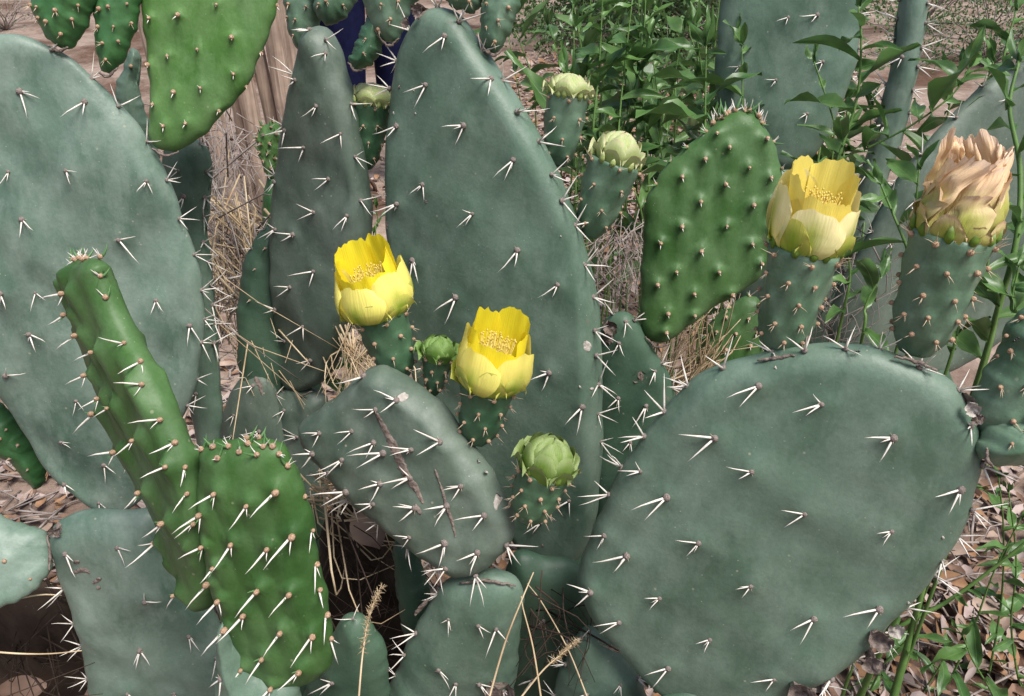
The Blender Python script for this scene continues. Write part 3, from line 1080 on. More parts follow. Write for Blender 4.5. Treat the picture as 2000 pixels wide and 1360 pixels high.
# ---- the clump on the left
T_left = thing('prickly_pear', 'prickly pear with a huge pale blue-green pad topped by a smooth bright green pad', 'cactus', base_of(250, 1300, 0.68))
Pad('A', T_left, [(-40, 72), (40, 66), (110, 98), (160, 130), (225, 190), (270, 245), (305, 300), (335, 360), (360, 430), (385, 505), (400, 600), (398, 680), (380, 760), (342, 850), (305, 925), (270, 985), (230, 1005), (190, 1000), (140, 965), (90, 915), (50, 850), (5, 780), (-60, 700), (-130, 560), (-170, 400), (-165, 240), (-120, 130)],
    0.74, (0.12, -0.38, 0.9), 'pale', 0.020,
    [(50, 176), (175, 196), (146, 325), (297, 347), (62, 418), (243, 460), (24, 722), (72, 640), (313, 577), (160, 770), (336, 780), (126, 855), (210, 898), (130, 940), (198, 975), (390, 480), (376, 628), (20, 560), (265, 880), (30, 330), (85, 560)],
    'old', (0.034, -50, 100), lean=(0.15, -1.0, 0.2), jit=0.8, wob=0.0060, spine_scale=0.82, res=(30, 190),
    label='huge pale blue-green pad with few spines')
Pad('B', T_left, [(97, 1045), (130, 1006), (190, 994), (250, 1000), (300, 992), (330, 1040), (345, 1090), (380, 1140), (415, 1190), (440, 1240), (455, 1300), (470, 1380), (440, 1480), (330, 1540), (220, 1500), (182, 1400), (170, 1310), (150, 1230), (140, 1180), (112, 1120)],
    0.69, (0.05, -0.45, 0.88), 'pale', 0.022,
    [(245, 1042), (300, 1140), (287, 1240), (145, 1055), (380, 1215), (262, 1325), (430, 1265), (350, 1330)], 'old', (0.035, 120, 250),
    lean=(0.4, -1.0, 0.2), jit=1.0, wob=0.004, spine_scale=0.85,
    scars=(('cork', [(155, 1098), (178, 1088), (192, 1092)], 0.0028), ('cork', [(160, 1075), (172, 1070)], 0.0022), ('cork', [(198, 1112), (214, 1100)], 0.0024), ('cork', [(112, 1030), (128, 1018)], 0.003), ('cork', [(205, 1122), (212, 1118)], 0.0018)))
Pad('C', T_left, [(97, 1045), (102, 1080), (99, 1115), (70, 1152), (0, 1190), (-80, 1210), (-160, 1150), (-180, 1060), (-120, 1000), (-40, 998), (40, 1020)],
    ('B', 98, 1080, 0.0), (0.25, 0.2, 0.9), 'pale', 0.020, [(20, 1095), (65, 1130)], 'bare', None, wob=0.004)
Pad('D', T_left, [(-40, 775), (5, 788), (60, 860), (90, 912), (88, 940), (65, 955), (25, 908), (-20, 880), (-70, 830)],
    0.84, (0.3, -0.3, 0.88), 'deep', 0.016, [(18, 830), (40, 860), (25, 885), (60, 905), (50, 935), (8, 845)], 'young', None, lean=(-0.8, -0.5, 0.2))
Pad('E', T_left, [(283, -60), (278, 40), (290, 120), (293, 190), (290, 250), (300, 286), (325, 300), (355, 294), (395, 265), (440, 220), (475, 180), (510, 110), (533, 40), (545, -20), (530, -120), (460, -190), (370, -190), (310, -130)],
    ('A', 318, 300, -0.002), (0.05, -0.30, 0.94), 'lime', 0.016,
    [(358, 32), (302, 38), (431, 12), (460, 75), (394, 98), (336, 111), (297, 128), (463, 145), (400, 172), (349, 180), (307, 204), (329, 245), (372, 240), (432, 216), (300, -30), (390, -50), (480, -20), (440, -90), (350, -110)],
    'young', (0.034, -70, 70), 'young', lean=(0.0, -1, 0.3), jit=0.5, tub=0.0038, tuc=0.0062, wob=0.003, spine_scale=0.95,
    label='smooth bright green pad with small tan bumps')
Pad('F', T_left, [(62, -40), (70, 30), (85, 60), (105, 85), (125, 98), (145, 90), (165, 60), (180, 20), (192, -30), (130, -90)],
    ('A', 125, 104, 0.0), (-0.1, -0.3, 0.9), 'deep', 0.020, [(78, 13), (96, 17), (134, 24), (96, 37), (115, 45), (137, 68), (158, 40), (169, 13), (120, -20), (150, -15)],
    'fruit', None, tub=0.0020, tuc=0.005, lean=(0, -1, 0), res=(20, 100))
Pad('G', T_left, [(190, -40), (185, 30), (187, 80), (190, 115), (200, 140), (216, 147), (236, 130), (250, 100), (265, 60), (275, 10), (276, -60), (230, -110)],
    ('A', 214, 150, 0.0), (0.1, -0.3, 0.9), 'deep', 0.020, [(224, 16), (257, 10), (201, 54), (233, 54), (262, 47), (212, 86), (240, 82), (216, 117), (205, 20), (240, -20)],
    'fruit', None, tub=0.0020, tuc=0.005, lean=(0, -1, 0), res=(20, 100))
Pad('H', T_left, [(322, 292), (360, 270), (398, 272), (412, 340), (402, 450), (415, 560), (425, 700), (430, 850), (400, 900), (360, 720), (340, 500)],
    0.84, (-0.3, -0.3, 0.9), 'old', 0.020, [(380, 380), (370, 330), (395, 620), (400, 760)], 'old', (0.022, -80, 80), jit=0.9, spine_scale=1.0)
Pad('H2', T_left, [(225, 200), (245, 120), (262, 90), (275, 110), (270, 170), (300, 260), (310, 330), (270, 330)], 0.80, (0.3, -0.3, 0.9), 'old', 0.014, [(258, 130)], 'bare')
foot('B', T_left, 0.3)

# ---- the young bright green pair in front
T_green = thing('prickly_pear', 'bright young green prickly pear of two pads bristling with white spines', 'cactus', base_of(560, 1400, 0.52))
Pad('J', T_green, [(392, 880), (412, 858), (440, 862), (470, 858), (500, 852), (530, 862), (553, 872), (568, 900), (585, 932), (600, 980), (611, 1030), (621, 1090), (634, 1150), (645, 1210), (651, 1265), (641, 1308), (605, 1333), (560, 1336), (510, 1322), (470, 1288), (442, 1240), (426, 1180), (410, 1120), (396, 1040), (388, 960)],
    0.52, (-0.16, -0.36, 0.92), 'young', 0.020,
    [(558, 937), (508, 957), (447, 935), (479, 1030), (546, 1040), (588, 1022), (443, 1077), (429, 1112), (502, 1165), (528, 1118), (586, 1128), (571, 1198), (626, 1213), (538, 1245), (606, 1272), (496, 1270), (465, 1195), (417, 978), (553, 1303), (420, 1040), (452, 1140)],
    'long', (0.020, -65, 50), 'long', lean=(-1.0, -0.85, 0.1), jit=0.35, tub=0.0062, tuc=0.0072, wob=0.0016, ridge=0.15, res=(34, 170),
    label='front bright green pad with long white spines')
PJ = PADS['J']
for (x, y) in [(402, 872), (425, 866), (455, 866), (478, 856), (492, 862), (507, 856), (522, 866), (538, 868), (480, 872), (515, 876), (552, 880), (440, 882), (566, 905), (596, 975)]:
    p2 = PJ.loc(x, y)
    if PJ.inside(p2):
        p3, nn = PJ.surf(p2)
    else:
        i = np.argmin(((PJ.poly - p2) ** 2).sum(1)); p2 = PJ.poly[i]
        p3, nn = p2[0] * PJ.e1 + p2[1] * PJ.e2, PJ.e2
    cluster(PJ.o, 'tip', p3, nn + PJ.e2 * 0.7, PJ.leanw * RNG.choice([-1, 1]) + UP, 0.95)
Pad('I', T_green, [(133, 505), (150, 492), (178, 492), (198, 512), (212, 560), (234, 615), (260, 665), (284, 705), (310, 760), (328, 805), (348, 855), (368, 900), (380, 950), (394, 1010), (408, 1085), (416, 1150), (418, 1205), (404, 1200), (385, 1160), (356, 1105), (330, 1045), (305, 985), (275, 925), (250, 870), (226, 812), (203, 750), (183, 690), (163, 630), (146, 570), (134, 530)],
    0.535, (-0.70, -0.30, 0.64), 'young', 0.019,
    [(150, 515), (143, 545), (140, 590), (183, 600), (147, 630), (168, 640), (236, 672), (157, 690), (185, 715), (222, 716), (290, 735), (190, 770), (206, 780), (235, 790), (268, 778), (315, 840), (230, 850), (254, 868), (280, 862), (358, 898), (262, 942), (277, 953), (292, 955), (326, 940), (368, 1000), (337, 1045), (322, 1055), (410, 1100), (385, 1140), (398, 1060), (352, 1085), (180, 560), (205, 640), (248, 760)],
    'long', (0.019, -60, 75), 'long', lean=(-1.0, -0.45, 0.1), jit=0.3, tub=0.0080, tuc=0.0080, wob=0.001, ridge=0.40, dome=0.10, edge=0.6, inset=0.0055, res=(30, 200),
    label='tall bright green pad seen almost edge-on, ribbed below its areoles')
PI = PADS['I']
for (x, y) in [(137, 505), (150, 494), (165, 488), (182, 490), (195, 505), (142, 520), (172, 498), (158, 508), (205, 540), (138, 540), (145, 500), (176, 486), (160, 490)]:
    p2 = PI.loc(x, y)
    i = int(np.argmin(((PI.poly - p2) ** 2).sum(1)) + RNG.integers(-4, 5)) % len(PI.poly); p2 = PI.poly[i]
    cluster(PI.o, 'tip', p2[0] * PI.e1 + p2[1] * PI.e2 + PI.n * RNG.uniform(-0.005, 0.006), UP + RNG.normal(0, 0.5, 3), UP + RNG.normal(0, 1.0, 3), 0.9)
Pad('J2', T_green, [(430, 1205), (470, 1275), (520, 1320), (575, 1330), (590, 1390), (560, 1520), (470, 1560), (420, 1480), (425, 1320)],
    0.56, (-0.1, -0.4, 0.9), 'old', 0.024, [(490, 1335), (530, 1340), (445, 1300)], 'old', None, spine_scale=0.8)
foot('J2', T_green, 1.7)

# ---- the dim tall pad with its neighbours
T_mid = thing('prickly_pear', 'prickly pear with a narrow grey-green upright pad beside the dry straw', 'cactus', base_of(600, 1100, 0.80))
Pad('K', T_mid, [(622, 40), (645, 58), (665, 110), (680, 170), (695, 240), (705, 310), (714, 380), (718, 450), (712, 520), (696, 600), (676, 660), (650, 720), (620, 755), (590, 766), (562, 755), (546, 720), (543, 640), (540, 540), (538, 430), (545, 340), (560, 250), (578, 160), (595, 90), (607, 52)],
    0.82, (-0.50, -0.34, 0.80), 'grey', 0.032,
    [(622, 58), (655, 103), (650, 203), (610, 153), (622, 283), (662, 345), (637, 408), (599, 450), (640, 520), (596, 550), (620, 625), (571, 660), (625, 695), (562, 595), (690, 170), (685, 258), (699, 415), (585, 250), (560, 350), (565, 440)],
    'old', (0.05, -60, 130), lean=(-1.0, -0.5, 0.2), jit=0.6, wob=0.0055, edge=0.45, dome=0.12, spine_scale=0.85, label='narrow grey-green upright pad')
Pad('L2', T_mid, [(536, 768), (580, 758), (625, 764), (642, 800), (645, 900), (640, 960), (600, 985), (560, 940), (545, 860), (530, 805)], ('K', 592, 762, 0.0), (-0.2, -0.3, 0.9), 'grey', 0.026, [(570, 790), (595, 840), (570, 880)], 'old', None, spine_scale=0.7)
Pad('L1', T_mid, [(428, 855), (440, 790), (465, 745), (500, 722), (525, 735), (542, 770), (560, 850), (600, 950), (600, 1100), (560, 1250), (480, 1250), (420, 1050), (425, 940)], ('L2', 560, 900, -0.012), (-0.2, -0.35, 0.9), 'grey', 0.022, [(470, 800), (505, 745), (465, 840), (520, 830), (545, 900)], 'old', (0.04, 40, 150), spine_scale=0.7,
    scars=(('cork', [(498, 728), (515, 745), (522, 765)], 0.0022),))
Pad('Q1', T_mid, [(552, -60), (558, 20), (564, 60), (582, 100), (606, 90), (622, 55), (632, 20), (640, -20), (625, -80), (585, -100)], 0.82, (-0.2, -0.3, 0.9), 'fruit', 0.020, [(575, 10), (590, 40), (583, 70), (610, 15), (570, 35)], 'fruit', None, tub=0.002, tuc=0.005, lean=(0, -1, 0), res=(18, 90))
Pad('Q2', T_mid, [(608, -60), (612, 10), (622, 38), (640, 50), (665, 44), (685, 22), (700, -10), (695, -70), (650, -90)], 0.80, (0.1, -0.3, 0.9), 'fruit', 0.020, [(640, 5), (672, 12), (625, 10), (655, -20)], 'fruit', None, tub=0.002, tuc=0.005, lean=(0, -1, 0), res=(18, 90))
Pad('Q3', T_mid, [(680, 118), (694, 136), (722, 130), (744, 104), (750, 70), (742, 40), (722, 28), (704, 60), (690, 96)], ('K', 690, 128, 0.0), (0.1, -0.3, 0.9), 'fruitdark', 0.022, [(712, 105), (716, 78), (735, 60), (698, 82), (705, 55)], 'fruit', None, tub=0.0015, tuc=0.005, lean=(0, -1, 0), res=(18, 80))
fruit('R', T_mid, (712, 328), (726, 198), 44, 82, 'fruitdark', 'palebud', 0.80, None, 'fruit with a pale green bud squeezed between two pads', (4, 7), (0.020, 0.0175), 0.9)
Pad('T', T_mid, [(468, 560), (480, 500), (505, 455), (535, 440), (560, 500), (565, 640), (540, 800), (480, 800), (462, 650)], 0.90, (0.2, -0.3, 0.9), 'dark', 0.018, [(500, 520), (520, 480), (490, 580)], 'young', (0.03, 60, 200), 'rim', spine_scale=0.7)
foot('L1', T_mid, 2.3)

T_small = thing('prickly_pear', 'tiny spiky bright green pad rising before the weathered boards', 'cactus', base_of(520, 700, 1.0))
Pad('S', T_small, [(512, 250), (525, 238), (540, 240), (552, 255), (553, 285), (545, 320), (535, 348), (525, 350), (512, 320), (503, 290), (503, 265)], 0.95, (-0.1, -0.3, 0.95), 'lime', 0.018, [], 'tip', (0.012, 20, 160), 'tip', auto=0.0115, tub=0.003, tuc=0.004, lean=(0, 1, 0.3), spine_scale=0.9, res=(16, 80))
Pad('S2', T_small, [(520, 340), (532, 335), (545, 345), (560, 420), (565, 560), (540, 640), (510, 560), (512, 420)], ('S', 530, 346, 0.006), (0.0, -0.3, 0.95), 'deep', 0.018, [], 'young', None, auto=0.02, res=(16, 80))
foot('S2', T_small, 0.8, w=0.07)

# ---- the flowering pad
T_flow = thing('prickly_pear', 'prickly pear with a scarred grey-green pad carrying two yellow flowers', 'cactus', base_of(880, 1400, 0.64))
Pad('Mp', T_flow, [(590, 840), (600, 810), (640, 790), (680, 755), (712, 724), (745, 712), (780, 728), (820, 755), (860, 790), (900, 840), (935, 890), (960, 930), (985, 970), (1002, 1012), (1000, 1052), (975, 1092), (940, 1116), (908, 1124), (865, 1110), (810, 1072), (760, 1032), (720, 1002), (680, 965), (640, 920), (606, 876)],
    0.64, (-0.34, -0.20, 0.90), 'grey', 0.032,
    [(728, 727), (762, 785), (715, 827), (698, 880), (757, 848), (775, 868), (668, 906), (825, 915), (755, 965), (835, 972), (770, 925), (880, 848), (822, 1030), (890, 1040), (890, 1090), (893, 970), (920, 932), (962, 990), (700, 945), (640, 870), (830, 860), (950, 1060), (655, 830), (800, 768)],
    'old', (0.036, 195, 330), lean=(-1.0, -0.42, 0.1), jit=0.45, wob=0.0045, edge=0.42, dome=0.10, spine_scale=0.9, res=(30, 170),
    label='scarred grey-green pad carrying yellow flowers',
    scars=(('cork', [(762, 790), (778, 825), (795, 860), (812, 900), (830, 930), (848, 965)], 0.0042), ('cork', [(878, 925), (890, 965), (900, 1000), (908, 1030)], 0.0017),
           ('cork', [(835, 965), (845, 985)], 0.0022), ('palecork', [(940, 897)], 0.0022), ('palecork', [(958, 914)], 0.0020), ('palecork', [(977, 955), (980, 985)], 0.0018), ('cork', [(870, 900), (878, 925)], 0.0012), ('palecork', [(800, 762), (815, 768)], 0.0028)))
Pad('Np', T_flow, [(898, 1122), (955, 1116), (1012, 1126), (1022, 1180), (1012, 1280), (1004, 1360), (985, 1460), (900, 1560), (800, 1545), (740, 1460), (748, 1370), (778, 1300), (808, 1230), (838, 1180), (868, 1140)],
    ('Mp', 940, 1112, 0.004), (-0.05, -0.5, 0.86), 'old', 0.026,
    [(862, 1272), (895, 1298), (938, 1184), (972, 1192), (790, 1335), (940, 1300), (880, 1180), (985, 1320)], 'old', (0.04, 80, 230), lean=(0.4, -1.0, 0.1), jit=0.8, wob=0.003, spine_scale=0.8,
    scars=(('cork', [(960, 1300), (975, 1330), (985, 1352)], 0.006), ('cork', [(815, 1180), (840, 1150)], 0.003)))
dM = 0.66
fruit('f1', T_flow, (782, 735), (742, 610), 62, 106, 'fruitdark', 'open', 0.65, None, 'open yellow cup flower on a dark green fruit', (4, 7), (0.060, 0.0280))
fruit('f2', T_flow, (930, 862), (953, 752), 64, 102, 'fruitdark', 'open', 0.625, None, 'open yellow flower standing lowest, with a jagged rim', (4, 7), (0.063, 0.0270))
fruit('f3', T_flow, (846, 770), (855, 692), 26, 62, 'fruitdark', 'greenbud', 0.645, None, 'small green bud between the two yellow flowers', (4, 7), (0.0180, 0.0120), 0.9)
fruit('f4', T_flow, (1030, 1012), (1064, 915), 72, 100, 'fruitdark', 'bud', 0.605, None, 'stout green bud with pinkish tip on the lower corner of the pad', (4, 8), (0.029, 0.0178))
foot('Np', T_flow, 0.0)

# ---- the tall pad in the middle
T_ctr = thing('prickly_pear', 'prickly pear with a very tall smooth blue-green pad behind the yellow flowers', 'cactus', base_of(1080, 1200, 0.75))
Pad('O', T_ctr, [(832, 18), (868, 10), (905, 35), (935, 85), (975, 140), (1010, 190), (1035, 235), (1060, 290), (1085, 330), (1100, 370), (1115, 410), (1135, 460), (1150, 520), (1162, 580), (1170, 650), (1174, 720), (1175, 800), (1173, 880), (1170, 940), (1165, 1010), (1150, 1062), (1120, 1102), (1080, 1116), (1040, 1095), (1000, 1040), (950, 950), (880, 860), (820, 760), (790, 660), (775, 560), (760, 450), (755, 350), (762, 250), (772, 160), (785, 90), (806, 42)],
    0.76, (-0.42, -0.34, 0.84), 'old', 0.036,
    [(890, 70), (855, 163), (972, 152), (930, 240), (797, 242), (1022, 306), (852, 352), (945, 408), (1030, 478), (912, 568), (1105, 545), (1092, 710), (1152, 778), (828, 498), (1072, 1000), (1085, 870), (1010, 620), (1000, 780), (800, 390), (1125, 960), (875, 700)],
    'old', (0.030, -60, 110), lean=(-0.75, -0.75, 0.15), jit=0.45, wob=0.0030, spine_scale=1.0, res=(32, 210), curl=(0.2, 0.0), edge=0.42, dome=0.12,
    label='very tall smooth blue-green pad with scattered white spines',
    scars=(('cork', [(800, 168)], 0.0018), ('cork', [(856, 386)], 0.0022), ('palecork', [(830, 175)], 0.0011), ('palecork', [(834, 218)], 0.0012), ('cork', [(770, 216)], 0.002), ('palecork', [(788, 218)], 0.0014), ('palecork', [(772, 375)], 0.0016), ('palecork', [(800, 625), (795, 645)], 0.005), ('cork', [(815, 592)], 0.0028), ('cork', [(775, 425), (776, 440)], 0.001), ('cork', [(832, 530)], 0.0014), ('palecork', [(1148, 740)], 0.0018), ('palecork', [(1165, 750)], 0.002), ('cork', [(1075, 1045)], 0.0022), ('cork', [(1062, 1018)], 0.002), ('palecork', [(1107, 455)], 0.001), ('palecork', [(826, 572)], 0.001), ('cork', [(820, 32), (840, 14)], 0.006), ('palecork', [(1155, 655), (1160, 675)], 0.003)))
Pad('P1', T_ctr, [(708, -60), (714, 20), (736, 66), (764, 88), (786, 70), (800, 20), (832, -20), (820, -100), (750, -120)], ('O', 778, 92, 0.0), (-0.1, -0.3, 0.92), 'fruit', 0.022, [(754, 12), (785, 5), (745, 58), (770, 40)], 'fruit', None, lean=(0, -1, 0), res=(18, 90))
Pad('P3', T_ctr, [(868, -40), (872, 5), (885, 16), (905, 22), (920, 28), (935, 20), (945, -20), (930, -70), (890, -80)], ('O', 905, 38, 0.0), (0.1, -0.3, 0.92), 'fruit', 0.020, [(890, -5), (915, 5)], 'fruit', None, lean=(0, -1, 0), res=(18, 90))
Pad('P4', T_ctr, [(942, 0), (937, 60), (944, 92), (962, 106), (980, 96), (1000, 55), (1015, 10), (1025, -50), (985, -90), (948, -60)], ('O', 960, 112, 0.0), (0.05, -0.3, 0.92), 'fruit', 0.022, [(950, 10), (991, 18), (971, 43), (949, 55), (1002, 42), (965, 83), (975, -20)], 'fruit', None, tub=0.0018, tuc=0.005, lean=(0, -1, 0), res=(18, 90))
fruit('U1', T_ctr, (1088, 322), (1110, 182), 58, 84, 'fruit', 'palebud', 0.745, None, 'upright fruit with a squat pale bud on the upper rim', (4, 6), (0.020, 0.0165))
fruit('U2', T_ctr, (1150, 458), (1202, 312), 66, 104, 'fruit', 'palebud', 0.735, None, 'leaning fruit with a round pale bud on the rim below the other', (4, 6), (0.028, 0.0178))
foot('O', T_ctr, 3.0, w=0.14)

# ---- the round green pad
T_round = thing('prickly_pear', 'prickly pear with a rounded vivid green pad dotted with tan bumps', 'cactus', base_of(1240, 1050, 0.88))
Pad('W', T_round, [(1178, 625), (1200, 606), (1235, 614), (1255, 640), (1275, 676), (1300, 720), (1320, 770), (1326, 830), (1310, 900), (1280, 990), (1240, 1060), (1180, 1080), (1150, 1000), (1155, 800), (1165, 680)],
    0.86, (-0.1, -0.35, 0.9), 'dark', 0.022, [(1222, 622), (1208, 660), (1278, 716), (1207, 765), (1230, 850), (1260, 780)], 'old', (0.03, 20, 130), lean=(-0.5, -0.9, 0.1), spine_scale=0.95,
    scars=(('cork', [(1250, 725)], 0.006), ('cork', [(1185, 640), (1190, 665)], 0.006)))
Pad('V', T_round, [(1250, 590), (1255, 480), (1258, 410), (1272, 368), (1300, 322), (1340, 290), (1370, 262), (1400, 236), (1440, 215), (1475, 226), (1505, 262), (1520, 310), (1529, 370), (1524, 450), (1508, 500), (1480, 545), (1430, 580), (1380, 610), (1340, 640), (1310, 665), (1280, 673), (1259, 652), (1250, 622)],
    ('W', 1278, 672, -0.002), (-0.05, -0.28, 0.95), 'young', 0.018,
    [(1417, 286), (1371, 309), (1327, 343), (1409, 357), (1455, 325), (1362, 390), (1412, 437), (1463, 397), (1326, 438), (1286, 470), (1363, 485), (1461, 472), (1316, 525), (1397, 525), (1350, 567), (1424, 570), (1280, 550), (1300, 605), (1352, 610), (1297, 642), (1500, 390), (1497, 345), (1490, 270), (1395, 260), (1500, 440), (1480, 510)],
    'young', (0.022, -30, 165), 'tip', lean=(0.05, -1, 0.3), jit=0.5, tub=0.0065, tuc=0.0075, wob=0.0016, res=(32, 180), label='rounded vivid green pad with leaflets along its top')
PV = PADS['V']
for x in range(1395, 1500, 11):
    p2 = PV.loc(x, 222 + abs(x - 1445) * 0.35)
    i = np.argmin(((PV.poly - p2) ** 2).sum(1)); p2 = PV.poly[i]
    cluster(PV.o, 'tip', p2[0] * PV.e1 + p2[1] * PV.e2 + PV.n * RNG.uniform(-0.003, 0.005), UP + RNG.normal(0, 0.35, 3), UP + RNG.normal(0, 1.0, 3), 1.45)
Pad('X', T_round, [(1362, 730), (1372, 660), (1398, 615), (1440, 588), (1472, 572), (1492, 600), (1492, 680), (1480, 760), (1440, 860), (1380, 860), (1360, 800)], 0.93, (-0.1, -0.3, 0.9), 'young', 0.016, [], 'young', (0.02, 0, 160), 'tip', auto=0.021, tub=0.0026, tuc=0.005, lean=(0, -1, 0.3), res=(20, 100))
foot('W', T_round, 1.1, 0.02, w=0.16)
foot('X', T_round, 2.2, 0.03, w=0.10)

# ---- the big pad on the right
T_right = thing('prickly_pear', 'prickly pear with a very wide flat pad bearing a cream flower and a wilted one', 'cactus', base_of(1450, 1450, 0.60))
Pad('Y', T_right, [(1130, 1105), (1150, 1050), (1172, 1000), (1210, 920), (1250, 852), (1300, 795), (1342, 750), (1400, 714), (1470, 691), (1540, 679), (1620, 671), (1700, 678), (1770, 695), (1830, 721), (1870, 756), (1896, 800), (1914, 850), (1919, 910), (1905, 970), (1880, 1030), (1842, 1090), (1805, 1148), (1770, 1190), (1728, 1222), (1690, 1268), (1640, 1310), (1580, 1342), (1490, 1390), (1390, 1400), (1295, 1352), (1222, 1282), (1162, 1212), (1135, 1155)],
    0.58, (-0.30, -0.34, 0.90), 'old', 0.028,
    [(1483, 735), (1602, 768), (1738, 830), (1400, 833), (1470, 893), (1308, 948), (1570, 973), (1370, 1028), (1735, 1010), (1187, 1028), (1232, 1060), (1468, 1110), (1295, 1138), (1163, 1130), (1588, 1180), (1713, 1165), (1390, 1220), (1310, 1278), (1512, 1298), (1622, 1308), (1868, 935), (1800, 716), (1836, 1082), (1217, 1187), (1257, 903), (1890, 820)],
    'old', (0.027, -75, 175), lean=(-1.0, -0.38, 0.1), jit=0.30, wob=0.0036, edge=0.6, dome=0.15, spine_scale=0.92, res=(36, 220),
    label='very wide flat blue-green pad with pairs of white spines',
    scars=(('cork', [(1700, 1208), (1712, 1228), (1728, 1232)], 0.005), ('cork', [(1556, 1310), (1568, 1330), (1580, 1345)], 0.006), ('palecork', [(1515, 705)], 0.0011), ('palecork', [(1770, 1160)], 0.0014), ('palecork', [(1785, 1165)], 0.0014), ('palecork', [(1835, 1030)], 0.0014), ('cork', [(1690, 1265), (1705, 1272)], 0.005), ('cork', [(1880, 760), (1898, 790)], 0.003)))
fruit('z1', T_right, (1517, 688), (1574, 484), 84, 132, 'fruit', 'cream', ('Y', 1517, 688)[0] and 0.555, None, 'creamy yellow flower with a broad green stripe on a tall fruit', (5, 7), (0.060, 0.0246))
fruit('z2', T_right, (1786, 686), (1862, 452), 96, 150, 'fruit', 'wilt', 0.525, None, 'wilted peach flower twisted shut on a stout fruit', (5, 8), (0.058, 0.0225), 1.1)
Pad('Za', T_right, [(1890, 800), (1915, 740), (1945, 690), (1965, 640), (2000, 600), (2060, 575), (2120, 620), (2120, 760), (2060, 840), (1960, 856), (1905, 842)], ('Y', 1900, 830, 0.004), (-0.25, -0.3, 0.9), 'fruit', 0.024, [(1942, 742), (1965, 677), (1985, 735), (1960, 800), (1992, 790), (1990, 650)], 'fruit', (0.014, 90, 170), 'fruit', tub=0.0016, lean=(-0.3, -1, 0.2), res=(20, 110))
Pad('Zb', T_right, [(1908, 880), (1926, 836), (1965, 804), (2040, 792), (2110, 820), (2112, 885), (2030, 908), (1955, 909), (1918, 900)], ('Y', 1912, 880, -0.012), (0.0, -0.1, 0.95), 'fruit', 0.030, [(1944, 855), (1990, 872), (1972, 830), (1955, 815)], 'fruit', None, lean=(-0.3, -1, 0.2), res=(18, 90))
foot('Y', T_right, 0.5, w=0.2)
def scab(key, x, y, size, ang, mat='cork'):
    """a shred of dead skin curling off the edge of a pad"""
    pd = PADS[key]
    w = pd.hit(x, y) - pd.c
    v, f = [], []
    for i in range(10):
        t = i / 9
        wd = 0.36 * size * (0.25 + math.sin(math.pi * t) ** 0.7) * (1 + 0.5 * noise.noise(Vector((t * 6, x, 0))))
        for j in range(7):
            u = j / 6 * 2 - 1
            z = 0.30 * size * noise.noise(Vector((t * 4, u * 2.0, y))) + 0.25 * size * abs(u) ** 1.5
            v.append(((t - 0.5) * size * (1 + 0.3 * noise.noise(Vector((u * 3, x, t)))), u * wd, z))
    for i in range(9):
        for j in range(6):
            f.append((i * 7 + j, i * 7 + j + 1, (i + 1) * 7 + j + 1, (i + 1) * 7 + j))
    add('dead_skin', mesh_from('dead_skin', v, f, [M[mat]]), pd.o, w + pd.n * (pd.T * 0.5), frame_from(pd.n, pd.e1 * math.cos(ang) + pd.e2 * math.sin(ang)))
scab('Y', 1716, 1222, 0.018, -0.7)
scab('Y', 1700, 1268, 0.016, 0.3)
scab('Y', 1566, 1328, 0.026, -1.0)
scab('Y', 1745, 1205, 0.012, 0.6, 'palecork')
scab('Y', 1890, 780, 0.010, -1.0, 'palecork')
scab('Y', 1900, 800, 0.008, 0.4)
scab('O', 838, 22, 0.011, 0.5)
scab('O', 815, 45, 0.009, 1.2)
scab('Np', 978, 1318, 0.030, -1.0)
scab('W', 1192, 632, 0.016, -1.2)
scab('W', 1248, 726, 0.016, 0.3)
scab('B', 122, 1020, 0.010, 0.8)
Pad('Y2', T_right, [(1150, 1225), (1190, 1260), (1235, 1305), (1260, 1350), (1262, 1440), (1200, 1560), (1110, 1560), (1070, 1440), (1090, 1320), (1120, 1250)], ('Y', 1170, 1230, 0.012), (-0.2, -0.5, 0.86), 'old', 0.026, [(1215, 1310), (1150, 1320)], 'old', (0.05, 20, 160), spine_scale=0.8)
foot('Y2', T_right, 1.9)

# ---- pads further back on the right
T_b1 = thing('prickly_pear', 'dim upright pad standing among the leafy shoots', 'cactus', base_of(1540, 700, 1.3))
Pad('AA', T_b1, [(1420, -50), (1402, 60), (1396, 150), (1410, 230), (1450, 300), (1500, 332), (1560, 330), (1610, 280), (1640, 210), (1665, 150), (1680, 60), (1670, -60), (1600, -130), (1490, -130)], 1.15, (-0.1, -0.35, 0.9), 'old', 0.026, [(1533, 35), (1440, 130), (1510, 155), (1600, 120), (1570, 220), (1480, 235), (1590, 30)], 'old', (0.05, -60, 60), spine_scale=0.9)
Pad('AA2', T_b1, [(1465, 330), (1500, 322), (1545, 325), (1600, 400), (1620, 560), (1600, 700), (1480, 720), (1430, 600), (1430, 430)], ('AA', 1510, 326, 0.0), (-0.1, -0.35, 0.9), 'old', 0.03, [(1590, 460), (1560, 380)], 'old', (0.05, -60, 60))
foot('AA2', T_b1, 0.4)
T_b2 = thing('prickly_pear', 'pale pad seen edge-on leaning before the sandy ground', 'cactus', base_of(1640, 620, 1.5))
Pad('AB', T_b2, [(1765, -50), (1790, -70), (1810, -40), (1812, 30), (1790, 150), (1770, 250), (1742, 330), (1710, 420), (1668, 510), (1640, 540), (1622, 520), (1645, 430), (1684, 330), (1712, 230), (1740, 130)], 1.35, (-0.5, -0.35, 0.8), 'pale', 0.030, [(1765, 110), (1730, 240), (1700, 330)], 'old', (0.030, -120, 240), spine_scale=1.5)
foot('AB', T_b2, 1.4)
T_b3 = thing('prickly_pear', 'broad dull green pad slanting behind the wilted flower', 'cactus', base_of(1850, 800, 1.1))
